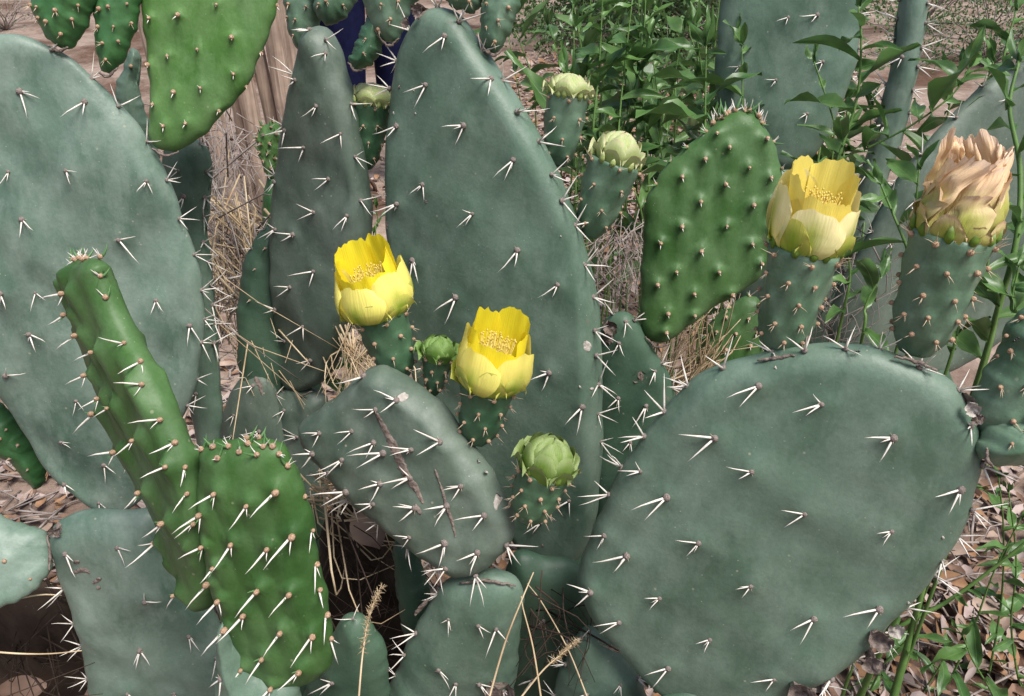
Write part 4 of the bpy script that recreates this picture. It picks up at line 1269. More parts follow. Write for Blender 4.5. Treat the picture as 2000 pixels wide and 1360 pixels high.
Pad('AC', T_b3, [(2005, 118), (1940, 150), (1890, 195), (1840, 250), (1790, 302), (1742, 370), (1692, 468), (1625, 600), (1640, 700), (1800, 740), (1960, 660), (2100, 500), (2150, 300), (2110, 160)], 0.98, (0.25, -0.35, 0.9), 'grey', 0.026, [(1785, 310), (1845, 300), (1950, 190), (1770, 390), (1725, 470), (1690, 560), (1840, 420)], 'old', (0.05, 60, 230), spine_scale=1.0)
foot('AC', T_b3, 2.7)

# ---- dead and dark pads low inside the clump, mostly added to deepen shade in gaps
T_old = thing('prickly_pear', 'dead and dark pads low inside the clump, mostly added to darken its gaps', 'cactus', base_of(720, 1250, 0.9))
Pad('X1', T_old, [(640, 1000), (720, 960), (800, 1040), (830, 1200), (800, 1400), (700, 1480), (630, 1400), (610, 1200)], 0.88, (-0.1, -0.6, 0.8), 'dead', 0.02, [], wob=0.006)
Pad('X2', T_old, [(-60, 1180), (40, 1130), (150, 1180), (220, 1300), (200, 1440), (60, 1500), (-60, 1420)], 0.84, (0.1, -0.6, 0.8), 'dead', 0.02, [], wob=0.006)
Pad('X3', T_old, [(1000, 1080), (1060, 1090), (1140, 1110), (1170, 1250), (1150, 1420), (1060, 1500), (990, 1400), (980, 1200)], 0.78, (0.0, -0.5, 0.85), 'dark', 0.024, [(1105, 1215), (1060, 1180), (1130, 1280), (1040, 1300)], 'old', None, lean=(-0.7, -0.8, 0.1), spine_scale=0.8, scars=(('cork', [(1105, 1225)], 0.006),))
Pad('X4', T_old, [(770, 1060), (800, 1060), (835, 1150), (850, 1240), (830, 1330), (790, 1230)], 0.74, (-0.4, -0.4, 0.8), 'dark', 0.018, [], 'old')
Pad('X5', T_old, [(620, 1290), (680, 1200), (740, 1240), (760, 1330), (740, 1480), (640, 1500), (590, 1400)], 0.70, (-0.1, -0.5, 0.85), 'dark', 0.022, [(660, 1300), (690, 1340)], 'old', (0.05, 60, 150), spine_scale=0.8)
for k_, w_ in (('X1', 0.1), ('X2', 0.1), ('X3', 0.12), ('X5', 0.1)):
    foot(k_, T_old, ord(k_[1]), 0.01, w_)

# ---- corky joints where one pad or fruit sits on another
def joint(key, pts, r=0.0013):
    pd = PADS[key]
    w = [pd.hit(x, y) - pd.c for x, y in pts]
    cl = spline(w, 16) + pd.n * pd.T * 0.34
    rr = [r * (0.5 + 0.5 * math.sin(math.pi * i / 15)) * (1 + 0.5 * noise.noise(Vector((i * 0.7, pts[0][0], 0)))) for i in range(16)]
    cl = cl + np.array([RNG.normal(0, 0.0003, 3) for _ in range(16)])
    v, f = tube(cl, rr, 6)
    add('joint', mesh_from('joint', v, f, [M['cork']]), pd.o)
for k_, pts_ in (('E', [(301, 289), (325, 303), (353, 296)]), ('G', [(198, 141), (215, 150), (236, 133)]), ('F', [(108, 90), (125, 101), (144, 93)]), ('K', [(560, 756), (590, 769), (622, 757)]),
                 ('C', [(97, 1045), (103, 1080), (99, 1114)]), ('V', [(1260, 655), (1281, 675), (1309, 667)]), ('P4', [(943, 94), (962, 109), (981, 98)]), ('Zb', [(1909, 868), (1911, 890), (1922, 904)]),
                 ('P1', [(745, 74), (764, 91), (784, 76)]), ('Q3', [(681, 122), (695, 138), (716, 134)]), ('Np', [(900, 1124), (950, 1118), (1008, 1128)]), ('Y', [(1480, 694), (1515, 690), (1552, 684)]), ('Y', [(1742, 686), (1785, 696), (1828, 714)])):
    joint(k_, pts_)

# ================================================================== leafy shoots
def leaf_mesh(k, mat, narrow=1.0):
    nu, nv = 5, 9
    rs = random.Random(100 + k)
    droop, fold, wave, tw = rs.uniform(0.05, 1.15), rs.uniform(0.2, 0.9), rs.uniform(0.01, 0.09), rs.uniform(-1.1, 1.1)
    v, uv = [], []
    for i in range(nv):
        t = i / (nv - 1)
        ang = droop * 1.5 * (t - 0.25)
        x = t * (1 - 0.12 * droop * t)
        z = -droop * 0.38 * t * t + 0.06 * t
        w = 0.125 * narrow * (math.sin(math.pi * min(1.0, t ** 0.85 * 0.97 + 0.02)) ** 0.85)
        for j in range(nu):
            u = j / (nu - 1) * 2 - 1
            a = tw * t
            yy, zz = u * w, abs(u) * w * fold + wave * math.sin(9 * t + 2 * u) * abs(u) * (1 - t * 0.3)
            v.append((x, yy * math.cos(a) - zz * math.sin(a), z + yy * math.sin(a) + zz * math.cos(a)))
            uv.append((t, (u + 1) / 2))
    f = []
    for i in range(nv - 1):
        for j in range(nu - 1):
            f.append((i * nu + j, i * nu + j + 1, (i + 1) * nu + j + 1, (i + 1) * nu + j))
    return mesh_from('leaf', v, f, [M[mat]], True, None, uv)

LEAVES = [leaf_mesh(k, 'leaf', (0.8, 1.05, 0.9, 1.2)[k % 4]) for k in range(14)]
LEAVES_FAR = [leaf_mesh(20 + k, 'leaf_far', 1.1) for k in range(6)]

def shoot(label, group, pts, leaf=0.08, gap=0.018, r=0.0022, start=0.1, far=False, root=True, up=0.35, spread=1.0, nm='leafy_shoot', branches=()):
    """pts: pixels with depth along the visible stem, from the foot up; the stem goes on down to the ground"""
    w = [P(*p) for p in pts]
    if root:
        g = w[0] + (w[0] - w[1]) * 0.25
        w = [np.array((g[0] + RNG.normal(0, 0.01), g[1] + 0.02, -0.01)), np.array((g[0], g[1], w[0][2] * 0.55))] + w
    b = w[0].copy(); b[2] = 0.0
    t = thing(nm, label, 'plant', b, group)
    lines = [(np.array(w), 2 if root else 0)]
    for br in branches:
        lines.append((np.array([P(*p) for p in br]), 0))
    for li, (ln, skip) in enumerate(lines):
        cl = spline(ln, 8 * len(ln))
        rr = np.linspace(r * (1.3 if li == 0 else 0.7), r * 0.45, len(cl))
        v, f = tube(cl - b, rr, 6)
        add('stem', mesh_from('stem', v, f, [M['stem']]), t)
        seg = np.linalg.norm(np.diff(cl, axis=0), axis=1)
        acc, nxt, ang = 0.0, 0.0, RNG.uniform(0, 6.28)
        i0 = int(len(cl) * (skip / (len(ln) - 1) if skip else 0) + len(cl) * start * 0.3)
        for i in range(i0, len(cl) - 1):
            acc += seg[i]
            if acc >= nxt:
                nxt = acc + gap * RNG.uniform(0.7, 1.35)
                ang += 2.4 + RNG.normal(0, 0.3)
                tg = unit(cl[i + 1] - cl[i])
                a = unit(np.cross(tg, (0.3, 0.9, 0.2)))
                c = np.cross(tg, a)
                d = a * math.cos(ang) * spread + c * math.sin(ang) * spread
                d = unit(d + tg * RNG.uniform(up - 0.25, up + 0.4))
                zz = unit(np.array((0, 0, 1.0)) + RNG.normal(0, 0.25, 3) - d * 0.2)
                z = unit(zz - d * np.dot(zz, d))
                y = np.cross(z, d)
                F = np.stack((d, y, z), 1)
                pool = LEAVES_FAR if far else LEAVES
                frac = (i - i0) / max(1, len(cl) - i0)
                L = leaf * RNG.uniform(0.55, 1.25) * (1.0 - 0.45 * max(0, frac - 0.7) / 0.3)
                add('leaf', pool[int(RNG.integers(len(pool)))], t, cl[i] - b - d * 0.001, F, float(L))
        # the growing tip
        for q in range(3):
            tg = unit(cl[-1] - cl[-3])
            d = unit(tg + RNG.normal(0, 0.35, 3))
            F = frame_from(d, RNG.normal(0, 1, 3))
            add('leaf', (LEAVES_FAR if far else LEAVES)[q], t, cl[-1] - b - d * 0.001, np.stack((d, F[:, 1], np.cross(d, F[:, 1])), 1), float(leaf * 0.5))
    return t

GS = 'leafy green shoots behind the pads'
shoot('upright leafy shoot directly behind the rounded vivid green pad', GS, [(1375, 560, 1.08), (1376, 420, 1.05), (1377, 260, 1.02), (1379, 90, 1.0)], 0.10, 0.018)
shoot('tall leafy shoot with drooping glossy leaves before the dim upright pad', GS, [(1585, 470, 1.02), (1630, 330, 1.0), (1672, 200, 0.98), (1682, 90, 0.96), (1676, 10, 0.95)], 0.095, 0.014, branches=([(1690, 292, 0.99), (1780, 245, 0.96), (1860, 185, 0.94), (1895, 130, 0.93)],))
shoot('leafy shoot whose long leaves hang over the wilted flower', GS, [(1905, 760, 0.82), (1945, 620, 0.80), (1985, 470, 0.78), (1992, 330, 0.78), (1972, 210, 0.78), (1990, 120, 0.78)], 0.085, 0.016, 0.0034)
shoot('short leafy shoot between the cream flower and the wilted flower', GS, [(1800, 560, 0.86), (1770, 480, 0.85), (1745, 420, 0.85), (1720, 360, 0.85)], 0.065, 0.014)
shoot('leafy shoot rising beside the pale edge-on pad', GS, [(1600, 560, 1.12), (1620, 420, 1.1), (1640, 290, 1.08), (1590, 120, 1.06)], 0.07, 0.024)
GB = 'crowded leafy shoots in the thicket behind the tall pad'
def thicket_label(x, y):
    if x < 1150:
        return 'slender leafy shoot behind the upright fruit with the squat bud'
    if x < 1260:
        return 'leafy shoot in the thicket behind the leaning fruit with the round bud'
    if x < 1360:
        return 'leafy shoot in the thicket left of the rounded vivid green pad'
    return 'leafy shoot in the thicket close to the dim upright pad'
for k in range(64):
    d = RNG.uniform(1.15, 2.1)
    x0 = RNG.uniform(1040, 1440)
    y1 = RNG.uniform(-60, 170) if k % 3 else RNG.uniform(150, 330)
    x1 = x0 + RNG.normal(0, 45)
    y0 = y1 + RNG.uniform(220, 380) / d * 1.3
    shoot(thicket_label(x1, y1), GB, [(x0, y0, d * 1.02), ((x0 + x1) / 2 + RNG.normal(0, 12), (y0 + y1) / 2, d), (x1, y1, d * 0.97)], RNG.uniform(0.08, 0.115), 0.026, 0.002, far=d > 1.6)
for k in range(9):
    d = RNG.uniform(1.2, 1.5)
    x0, y1 = RNG.uniform(1560, 1700), RNG.uniform(0, 260)
    shoot('leafy shoot tangled between the dim upright pad and the pale edge-on pad', GB, [(x0 - 20, y1 + 320, d), (x0, y1 + 150, d), (x0 + RNG.normal(0, 25), y1, d * 0.98)], RNG.uniform(0.07, 0.10), 0.028, 0.002)
for pts, lf, lb in (([(1830, 330, 1.1), (1850, 230, 1.08), (1865, 150, 1.06)], 0.085, 'leafy shoot rising over the rim of the slanting dull pad'),
                    ([(1900, 330, 1.12), (1930, 220, 1.1), (1940, 120, 1.08)], 0.085, 'upright leafy shoot crossing the slanting dull pad'),
                    ([(1940, 640, 0.78), (1925, 560, 0.77), (1935, 480, 0.76)], 0.07, 'leafy shoot beside the stout fruit of the wilted flower'),
                    ([(1985, 680, 0.76), (1975, 600, 0.75), (1990, 520, 0.74)], 0.07, 'broad-leaved shoot behind the fruit on the rim of the very wide pad'),
                    ([(1850, 720, 0.80), (1870, 650, 0.79), (1880, 590, 0.78)], 0.06, 'low leafy shoot behind the top rim of the very wide pad'),
                    ([(1680, 680, 0.85), (1690, 600, 0.84), (1720, 540, 0.83)], 0.065, 'low leafy shoot between the two tall fruits'),
                    ([(1640, 640, 0.9), (1660, 540, 0.88), (1650, 470, 0.87)], 0.06, 'leafy shoot half hidden by the cream flower'),
                    ([(1800, 480, 0.9), (1790, 410, 0.89), (1795, 330, 0.88)], 0.075, 'single leafy shoot left of the wilted flower'),
                    ([(1990, 240, 0.95), (1960, 130, 0.94), (1985, 20, 0.93)], 0.085, 'leafy shoot above the wilted flower')):
    shoot(lb, GS, pts, lf, 0.015, 0.002)
GR = 'thin leafy shoots over the leaf litter'
LR = 'thin leafy shoot growing out of the litter beside the very wide pad'
for pts, lf in (([(1930, 1330, 1.22), (1955, 1180, 1.15), (1960, 1040, 1.08), (1950, 930, 1.03)], 0.055), ([(1990, 1330, 1.2), (1975, 1220, 1.15), (1985, 1100, 1.1), (1970, 960, 1.05)], 0.05),
                ([(1850, 1340, 1.22), (1900, 1230, 1.15), (1940, 1120, 1.10), (1995, 1010, 1.05)], 0.055), ([(1690, 1370, 1.18), (1725, 1300, 1.12), (1770, 1250, 1.08), (1800, 1200, 1.05)], 0.05),
                ([(1790, 1370, 1.2), (1830, 1310, 1.16), (1850, 1270, 1.12)], 0.06), ([(1860, 1010, 1.1), (1880, 950, 1.08), (1900, 925, 1.06)], 0.05), ([(1940, 1360, 1.1), (1900, 1290, 1.06), (1880, 1240, 1.04)], 0.06)):
    shoot(LR, GR, pts, lf, 0.026, 0.0018)
for pts, r_, lb in (([(1742, 1372, 1.0), (1765, 1290, 0.98), (1790, 1195, 0.95), (1815, 1110, 0.93)], 0.0055, 'thick bare green stem rising past the edge of the very wide pad'),
                    ([(1745, 1235, 1.05), (1850, 1175, 1.02), (1940, 1110, 0.99), (2020, 1045, 0.96)], 0.0032, 'long green stem slanting across the litter')):
    t_ = shoot(lb, GR, pts, 0.045, 0.09, r_, up=0.6)

# small shoots seen in the gap left of the tall pad
shoot('small green shoot in the gap between the grey-green pad and tall pad', GS, [(735, 480, 1.05), (738, 440, 1.05), (735, 405, 1.04)], 0.035, 0.010, 0.0012)
shoot('small leafy shoot in the shade beneath the narrow grey-green pad', GS, [(690, 800, 0.95), (685, 730, 0.94), (670, 680, 0.93)], 0.05, 0.012, 0.0012)

# ================================================================== far scrub
def scrub(label, px, py, hgt, wid, n, leaf, mat='leaf_far', tw=26):
    g = ground_pt(px, py)
    g[2] = 0
    t = thing('scrub_bush', label, 'bush', g, 'fine-leaved scrub bushes far behind')
    mb, lb = MB(), MB()
    tips = []
    for k in range(tw):
        a = RNG.uniform(0, 6.283)
        p = np.zeros(3)
        d = unit(np.array((math.cos(a) * 0.7, math.sin(a) * 0.7, RNG.uniform(0.6, 1.3))))
        pts = [p.copy()]
        for q in range(6):
            d = unit(d + RNG.normal(0, 0.28, 3) - (0, 0, 0.05))
            p = p + d * hgt / 5 * np.array((wid / hgt, wid / hgt, 1.0)) * RNG.uniform(0.6, 1.1)
            p[2] = max(p[2], 0.01)
            pts.append(p.copy())
            tips.append(p.copy())
            if q > 2:
                for _ in range(2):
                    e = p + RNG.normal(0, 0.12, 3) * wid
                    v, f = tube([p, (p + e) / 2 + RNG.normal(0, 0.01, 3), e], [0.002, 0.0016, 0.0008], 4)
                    mb.add(v, f)
                    tips.append(e); tips.append((p + e) / 2)
        v, f = tube(pts, np.linspace(0.006, 0.0015, len(pts)), 5)
        mb.add(v, f)
    add('branch_mass', mb.mesh('branch_mass', [M['twig']]), t, kind='stuff')
    tips = np.array(tips)
    for k in range(n):
        c = tips[RNG.integers(len(tips))] + RNG.normal(0, 0.05, 3)
        d = unit(RNG.normal(0, 1, 3)); s_ = unit(np.cross(d, RNG.normal(0, 1, 3)))
        L, w = leaf * RNG.uniform(0.6, 1.2), leaf * 0.22
        up_ = np.cross(d, s_) * w * 0.5
        lb.add([c, c + d * L * 0.5 + s_ * w + up_, c + d * L, c + d * L * 0.5 - s_ * w + up_], [(0, 1, 2), (0, 2, 3)], 0, [(0, .5), (.5, 1), (1, .5), (.5, 0)])
    add('foliage', lb.mesh('foliage', [M[mat]], False), t, kind='stuff')

scrub('grey twiggy bush with tiny green leaves on the sand behind the slanting pad', 1930, 130, 0.7, 0.7, 3600, 0.030)
scrub('twiggy bush with small leaves behind the pale edge-on pad', 1780, 60, 0.8, 0.8, 2600, 0.032)
scrub('dark twiggy bush in the shade at the back of the thicket', 1420, 120, 0.9, 1.0, 6000, 0.05)
scrub('low dark bush beyond the reddish litter behind the tall pad', 1130, 70, 0.8, 1.0, 6000, 0.05)
scrub('broad dark bush between the two other bushes at the back', 1280, 90, 0.8, 1.0, 6000, 0.05)
scrub('bare pale twiggy bush on the sand beyond the huge pale pad', 10, 60, 0.35, 0.4, 150, 0.02)

# ================================================================== weathered boards and dry straw
def board_mat():
    m, nt, b = new_mat('weathered_board')
    v = obj_coords(nt)
    mp = N(nt, 'ShaderNodeMapping')
    mp.inputs['Scale'].default_value = (1.0, 1.0, 0.06)
    nt.links.new(v, mp.inputs['Vector'])
    n = noise_tex(nt, mp.outputs[0], 90.0, 5.0)
    n2 = noise_tex(nt, v, 12.0, 3.0)
    r = ramp(nt, n, [(0.3, (0.24, 0.17, 0.125)), (0.7, (0.46, 0.36, 0.28))])
    r2 = ramp(nt, n2, [(0.35, (0.72, 0.7, 0.7)), (0.7, (1.15, 1.12, 1.1))])
    col = mix(nt, 1.0, r.outputs['Color'], r2.outputs['Color'], 'MULTIPLY')
    nt.links.new(col, b.inputs['Base Color'])
    b.inputs['Roughness'].default_value = 0.85
    bump(nt, b, n, 0.5, 0.006)
    return m
M['board'] = board_mat()

def board_fence():
    g0, g1 = ground_pt(385, 455), ground_pt(625, 425)
    g0[2] = g1[2] = 0
    t = thing('wooden_fence', 'low fence of weathered brown upright stakes behind the straw', 'fence', g0)
    n = 9
    for k in range(n):
        p = g0 + (g1 - g0) * k / (n - 1)
        hgt = 1.15 + RNG.uniform(-0.08, 0.06)
        lean = -0.05 + RNG.normal(0, 0.02)
        wd, th = (RNG.uniform(0.026, 0.032) if k % 2 else RNG.uniform(0.018, 0.024)), RNG.uniform(0.012, 0.018)
        front = -0.030 if k % 2 else 0.02
        v, f = [], []
        for i in range(9):
            s_ = i / 8
            cx = lean * s_ * hgt + 0.004 * math.sin(s_ * 7 + k)
            wv = wd * (1 - 0.10 * s_) * (1 + 0.05 * math.sin(5 * s_ + 2 * k))
            prof = [(-1, -1), (-0.55, -1.35), (0, -1.5), (0.55, -1.35), (1, -1), (1, 1), (0, 1.3), (-1, 1)]
            for (a, c) in prof:
                v.append((cx + a * wv, front + c * th, s_ * hgt - 0.02))
        m_ = 8
        for i in range(8):
            for j in range(m_):
                f.append((i * m_ + j, i * m_ + (j + 1) % m_, (i + 1) * m_ + (j + 1) % m_, (i + 1) * m_ + j))
        f.append(tuple(64 + j for j in range(8)))
        add('stake', mesh_from('stake', v, f, [M['board']], False), t, p - g0)
    v, f = tube([(-0.06, 0.04, 0.30), ((g1 - g0)[0] / 2, (g1 - g0)[1] / 2 + 0.04, 0.31), ((g1 - g0)[0] + 0.06, (g1 - g0)[1] + 0.04, 0.30)], 0.014, 7)
    add('rail', mesh_from('rail', v, f, [M['board']]), t)
board_fence()

def straw(name, label, mat, n, start, end, r=0.0009, bend=0.12):
    """a tangle of dry blades between two clouds of points ((x, y, depth), spread)"""
    mb = MB()
    for k in range(n):
        (a, sa), (c, sc) = start, end
        p0 = P(a[0] + RNG.normal(0, sa), a[1] + RNG.normal(0, sa), a[2] + RNG.normal(0, 0.035))
        p1 = P(c[0] + RNG.normal(0, sc), c[1] + RNG.normal(0, sc), c[2] + RNG.normal(0, 0.035))
        m_ = (p0 + p1) / 2 + RNG.normal(0, bend, 3) * np.linalg.norm(p1 - p0)
        cl = spline([p0, m_, p1], 7)
        v, f = tube(cl, np.linspace(r, r * 0.3, 7) * RNG.uniform(0.5, 1.4), 4)
        mb.add(v, f)
    o = add(name, mb.mesh(name, [M[mat]]), kind='stuff')
    o['label'] = label
    o['category'] = 'dry grass'

straw('dry_grass', 'pale dry straw tangled beside the narrow grey-green pad', 'straw', 60, ((430, 440, 1.0), 45), ((580, 720, 0.92), 75), 0.0015)
straw('dry_grass', 'short broken straw heaped at the foot of the stakes', 'straw', 80, ((440, 480, 1.06), 60), ((520, 560, 1.0), 75), 0.0011, 0.2)
straw('twig_tangle', 'pale grey twigs mixed into the straw below the stakes', 'twig', 90, ((470, 450, 1.0), 55), ((470, 640, 0.96), 75), 0.0012, 0.3)
straw('dry_grass', 'dry straw sticking out between the narrow pad and the scarred pad', 'straw', 60, ((690, 650, 0.86), 28), ((720, 800, 0.80), 40), 0.0010)
straw('dry_grass', 'dry straw poking up between rounded vivid green pad and very wide pad', 'straw', 90, ((1300, 790, 0.95), 40), ((1390, 640, 0.92), 40), 0.0012)
straw('dry_grass', 'brown dead stalks in the shade right of the front bright green pad', 'straw', 60, ((640, 960, 0.78), 28), ((790, 1010, 0.76), 50), 0.0011, 0.25)
straw('twig_tangle', 'grey leafless twigs tangled before the stakes', 'twig', 70, ((425, 260, 1.15), 40), ((445, 440, 1.1), 45), 0.0010, 0.25)
straw('twig_tangle', 'grey twigs at the foot of the pale edge-on pad', 'twig', 70, ((1650, 520, 1.0), 60), ((1600, 640, 0.98), 70), 0.0010, 0.2)
straw('twig_tangle', 'fine twigs behind the leaning fruit on the tall pad rim', 'twig', 60, ((1210, 470, 1.05), 30), ((1220, 580, 1.0), 35), 0.0009, 0.25)

straw('twig_tangle', 'thin brown twigs inside the dark hollow under the pale pads', 'shadetwig', 34, ((60, 1230, 0.78), 55), ((120, 1330, 0.74), 60), 0.0009, 0.3)
straw('twig_tangle', 'thin dead twigs inside the dark gap beside the front bright green pad', 'shadetwig', 44, ((700, 1040, 0.80), 45), ((730, 1200, 0.76), 55), 0.0009, 0.3)
straw('twig_tangle', 'dead twigs in the dark gap beside the foot of the tall pad', 'shadetwig', 26, ((1060, 1200, 0.70), 40), ((1100, 1300, 0.68), 45), 0.0008, 0.3)

def stalk(label, pts, r, head=None):
    cl = spline([P(*p) for p in pts], 24)
    base = cl[0].copy()
    mb = MB()
    v, f = tube(np.array(cl) - base, np.linspace(r, r * 0.5, len(cl)), 6)
    t = thing('grass_stalk', label, 'grass stalk', base, 'dry grass stalks among the pads')
    add('stem', mesh_from('stem', v, f, [M['straw']]), t)
    if head:
        lo = int(len(cl) * head)
        for i in range(lo, len(cl) - 1):
            for q in range(16):
                c = cl[i] + (cl[i + 1] - cl[i]) * RNG.uniform() - base
                d = unit(RNG.normal(0, 1, 3) + unit(cl[i + 1] - cl[i]) * 0.8)
                v, f = tube([c, c + d * RNG.uniform(0.002, 0.0055)], [0.0003, 0.00008], 3)
                mb.add(v, f)
        add('seed_head', mb.mesh('seed_head', [M['straw']]), t, kind='stuff')

GL = 'dry tan grass stalk leaning across the pad below the flowers'
stalk(GL, [(945, 1400, 0.58), (985, 1260, 0.585), (1020, 1170, 0.59), (1042, 1118, 0.60)], 0.0009)
stalk('long dry grass stalk slanting through the shade beside the very wide pad', [(1062, 1400, 0.60), (1042, 1270, 0.62), (1022, 1190, 0.63), (1018, 1165, 0.63)], 0.0008)
stalk('thin dry stalk crossing the dark gap towards the very wide pad', [(1150, 1370, 0.66), (1110, 1270, 0.66), (1060, 1180, 0.655), (1030, 1140, 0.65)], 0.0007)
stalk('feathery dry grass head lying in the dark gap', [(1010, 1372, 0.62), (1060, 1310, 0.63), (1100, 1275, 0.635), (1128, 1250, 0.64)], 0.0008, 0.45)
stalk('upright bristly dry grass head in the dark gap beside the front bright green pad', [(698, 1400, 0.56), (708, 1280, 0.565), (722, 1200, 0.57), (745, 1145, 0.575)], 0.0008, 0.35)
stalk('curved reddish dry stalk bordering the dark hollow under the pale pads', [(-20, 1196, 0.64), (30, 1172, 0.65), (80, 1162, 0.66), (120, 1163, 0.67)], 0.0010)
stalk('straight dry stalk crossing the dark hollow under the pale pads', [(-30, 1272, 0.66), (40, 1277, 0.665), (100, 1277, 0.67), (160, 1271, 0.675)], 0.0009)

def dead_leaf(label, x, y, d, L, rotz):
    v, f = [], []
    for i in range(9):
        t = i / 8
        w = 0.34 * L * math.sin(math.pi * min(1, t * 0.94 + 0.03)) ** 0.8
        for j in range(7):
            u = j / 6 * 2 - 1
            v.append(((t - 0.5) * L, u * w, 0.22 * L * (t - 0.4) ** 2 + 0.10 * L * abs(u) ** 1.5 + 0.03 * L * noise.noise(Vector((t * 5, u * 3, x)))))
    for i in range(8):
        for j in range(6):
            f.append((i * 7 + j, i * 7 + j + 1, (i + 1) * 7 + j + 1, (i + 1) * 7 + j))
    F = frame_from(-ray(x, y) + UP * 0.8, RT * math.cos(rotz) + UP * math.sin(rotz))
    o = add('fallen_leaf', mesh_from('fallen_leaf', v, f, [M['litter']]), None, P(x, y, d), F)
    o['label'], o['category'] = label, 'dead leaf'
dead_leaf('curled dead leaf caught under the scarred pad', 718, 1040, 0.72, 0.045, -1.2)
dead_leaf('pale pinkish dead leaf lying in the dark hollow under the pale pads', 40, 1352, 0.80, 0.045, 0.4)
dead_leaf('dead leaf caught at the foot of the pale pad', 195, 1352, 0.76, 0.03, 0.9)

# ================================================================== a person standing behind
def person():
    g = ground_pt(742, 362); g[2] = 0
    t = thing('person', 'person in navy trousers and sandals standing behind the pads', 'person', g)
    skin = plain_mat('skin', (0.30, 0.15, 0.10), (0.42, 0.23, 0.16), 30, 0.5, 0.3, 0)
    navy = plain_mat('navy_cloth', (0.005, 0.006, 0.026), (0.009, 0.011, 0.042), 40, 0.85, 0.1, 0.3)
    sole = plain_mat('brown_sandal', (0.06, 0.035, 0.025), (0.12, 0.07, 0.05), 60, 0.7, 0.2, 0)
    hair = plain_mat('dark_hair', (0.012, 0.008, 0.006), (0.03, 0.02, 0.015), 80, 0.6, 0.3, 0)
    def skinned(name, verts, edges, radii, mat, root, levels=2):
        me = bpy.data.meshes.new(name)
        me.from_pydata(verts, edges, [])
        o = add(name, me, t)
        o.modifiers.new('skin', 'SKIN')
        for i, sv in enumerate(me.skin_vertices[0].data):
            sv.radius = radii[i] if isinstance(radii[i], tuple) else (radii[i], radii[i])
            sv.use_root = i == root
        ss = o.modifiers.new('subsurf', 'SUBSURF')
        ss.levels = ss.render_levels = levels
        me.materials.append(mat)
        o.modifiers['skin'].use_smooth_shade = True
        return o
    V = [(0, 0, 0.95), (0, 0, 1.12), (0, 0.01, 1.32), (0, 0.0, 1.46), (0, -0.01, 1.53), (0, -0.02, 1.60), (0, -0.02, 1.70)]
    E = [(0, 1), (1, 2), (2, 3), (3, 4), (4, 5), (5, 6)]
    Rr = [(0.15, 0.11), (0.14, 0.10), (0.17, 0.11), (0.10, 0.08), 0.052, (0.075, 0.09), (0.07, 0.085)]
    for s_ in (-1, 1):
        k = len(V)
        V += [(s_ * 0.09, 0, 0.86), (s_ * 0.10, -0.01, 0.50), (s_ * 0.10, 0.02, 0.33), (s_ * 0.10, 0.02, 0.09), (s_ * 0.105, -0.05, 0.045), (s_ * 0.11, -0.15, 0.032)]
        E += [(0, k), (k, k + 1), (k + 1, k + 2), (k + 2, k + 3), (k + 3, k + 4), (k + 4, k + 5)]
        Rr += [0.088, 0.058, 0.055, 0.038, (0.042, 0.034), (0.042, 0.022)]
        k = len(V)
        V += [(s_ * 0.19, 0.0, 1.40), (s_ * 0.24, 0.02, 1.14), (s_ * 0.24, -0.08, 0.93), (s_ * 0.235, -0.11, 0.86)]
        E += [(2, k), (k, k + 1), (k + 1, k + 2), (k + 2, k + 3)]
        Rr += [0.055, 0.042, 0.030, (0.036, 0.02)]
        h = k + 3
        for q, (dx, L) in enumerate(((-0.026, 0.062), (-0.009, 0.075), (0.009, 0.070), (0.026, 0.055))):
            k = len(V)
            V += [(s_ * 0.235 + dx * 0.5, -0.128 - abs(dx) * 0.2, 0.835), (s_ * 0.235 + dx * 0.8, -0.14, 0.835 - L * 0.6), (s_ * 0.235 + dx * 0.8, -0.135, 0.835 - L)]
            E += [(h, k), (k, k + 1), (k + 1, k + 2)]
            Rr += [0.009, 0.0085, 0.0075]
        k = len(V)
        V += [(s_ * 0.235 - s_ * 0.035, -0.13, 0.865), (s_ * 0.235 - s_ * 0.048, -0.145, 0.83)]
        E += [(h, k), (k, k + 1)]
        Rr += [0.010, 0.0085]
    skinned('body', V, E, Rr, skin, 0)
    # trousers, shirt, hair, sandals, face
    sh = [(0, 0, 1.02), (0, 0, 0.92)]
    se, sr = [(0, 1)], [(0.165, 0.125), (0.17, 0.13)]
    for s_ in (-1, 1):
        k = len(sh)
        sh += [(s_ * 0.09, 0, 0.80), (s_ * 0.10, -0.005, 0.50), (s_ * 0.10, 0.015, 0.22)]
        se += [(1, k), (k, k + 1), (k + 1, k + 2)]
        sr += [0.112, 0.085, 0.075]
    skinned('trousers', sh, se, sr, navy, 1)
    ts = [(0, 0, 1.0), (0, 0, 1.15), (0, 0.01, 1.33), (0, 0.0, 1.44)]
    te, tr = [(0, 1), (1, 2), (2, 3)], [(0.165, 0.125), (0.155, 0.115), (0.185, 0.125), (0.10, 0.085)]
    for s_ in (-1, 1):
        k = len(ts)
        ts += [(s_ * 0.195, 0.0, 1.40), (s_ * 0.23, 0.015, 1.24)]
        te += [(2, k), (k, k + 1)]
        tr += [0.068, 0.062]
    skinned('shirt', ts, te, tr, navy, 1)
    mb = MB()
    v, f = blob((0, 0.0, 1.70), 0.088, 0.105, 0.095, 16, 12)
    v = [q for q in v]
    mb.add(v, f)
    add('hair', mb.mesh('hair', [hair]), t)
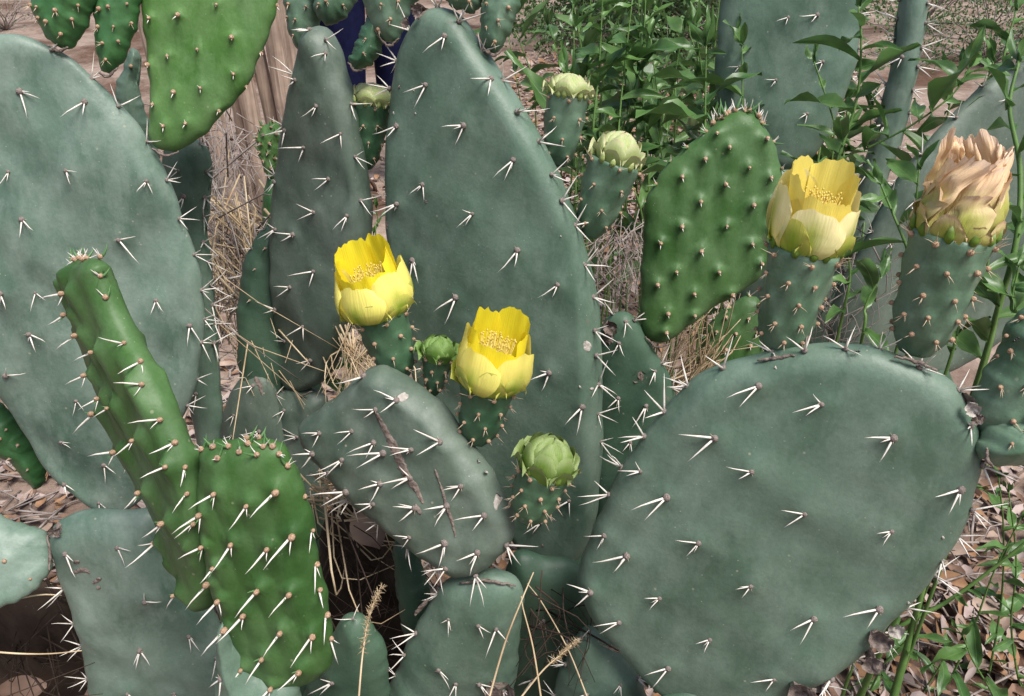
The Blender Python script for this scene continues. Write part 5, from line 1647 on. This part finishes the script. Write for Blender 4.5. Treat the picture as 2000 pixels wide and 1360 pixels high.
    for s_ in (-1, 1):
        mb = MB()
        v, f = [], []
        out = [(-0.045, 0.055), (0.045, 0.055), (0.05, -0.08), (0.045, -0.20), (0.0, -0.225), (-0.045, -0.20), (-0.05, -0.08)]
        for z in (-0.005, 0.016):
            v += [(s_ * 0.105 + a, c + 0.01, z) for a, c in out]
        n = len(out)
        f = [tuple(range(n))[::-1], tuple(range(n, 2 * n))] + [(i, (i + 1) % n, n + (i + 1) % n, n + i) for i in range(n)]
        mb.add(v, f)
        for yy, zz in ((0.035, 0.085), (-0.10, 0.062)):
            pts = [(s_ * 0.105 + 0.052 * math.cos(a), yy, 0.012 + zz * math.sin(a)) for a in np.linspace(0, math.pi, 9)]
            v, f = tube(pts, 0.008, 6)
            mb.add(v, f)
        add('sandal', mb.mesh('sandal', [sole]), t)
        v, f = blob((s_ * 0.028, -0.105, 1.655), 0.009, 0.006, 0.006, 8, 6)
        add('eye', mesh_from('eye', v, f, [M['black']]), t)
    t.rotation_euler = (0, 0, 0.5)
person()

# ================================================================== ants
def ant(x, y, d, ang, label):
    mb = MB()
    for cx, r_ in ((-0.0016, 0.0008), (0.0, 0.00055), (0.0013, 0.0006)):
        v, f = blob((cx, 0, 0.0005), r_ * 1.35, r_, r_, 7, 5)
        mb.add(v, f)
    legs = MB()
    for s_ in (-1, 1):
        for k in (-1, 0, 1):
            v, f = tube([(k * 0.0003, 0, 0.0005), (k * 0.0011, s_ * 0.0012, 0.0009), (k * 0.0018, s_ * 0.0022, 0.0)], 0.00012, 3)
            legs.add(v, f)
    F = frame_from(-ray(x, y), RT * math.cos(ang) + UP * math.sin(ang))
    o = add('ant', mb.mesh('ant', [M['black']]), None, P(x, y, d), F)
    o['label'], o['category'], o['group'] = label, 'ant', 'black ants on the cactus'
    add('legs', legs.mesh('legs', [M['black']]), o)
PY = PADS['Y']
def on_pad(key, x, y):
    pd = PADS[key]
    p3, nn = pd.surf(pd.loc(x, y))
    w = p3 + pd.c - CO
    return float(w @ FW) - 0.0012
ant(1674, 687, on_pad('Y', 1674, 687), 0.1, 'tiny black ant walking on the top rim of the very wide pad')

ant(1985, 663, on_pad('Za', 1985, 663), 0.6, 'tiny black ant on the green pad at the rim of the very wide pad')
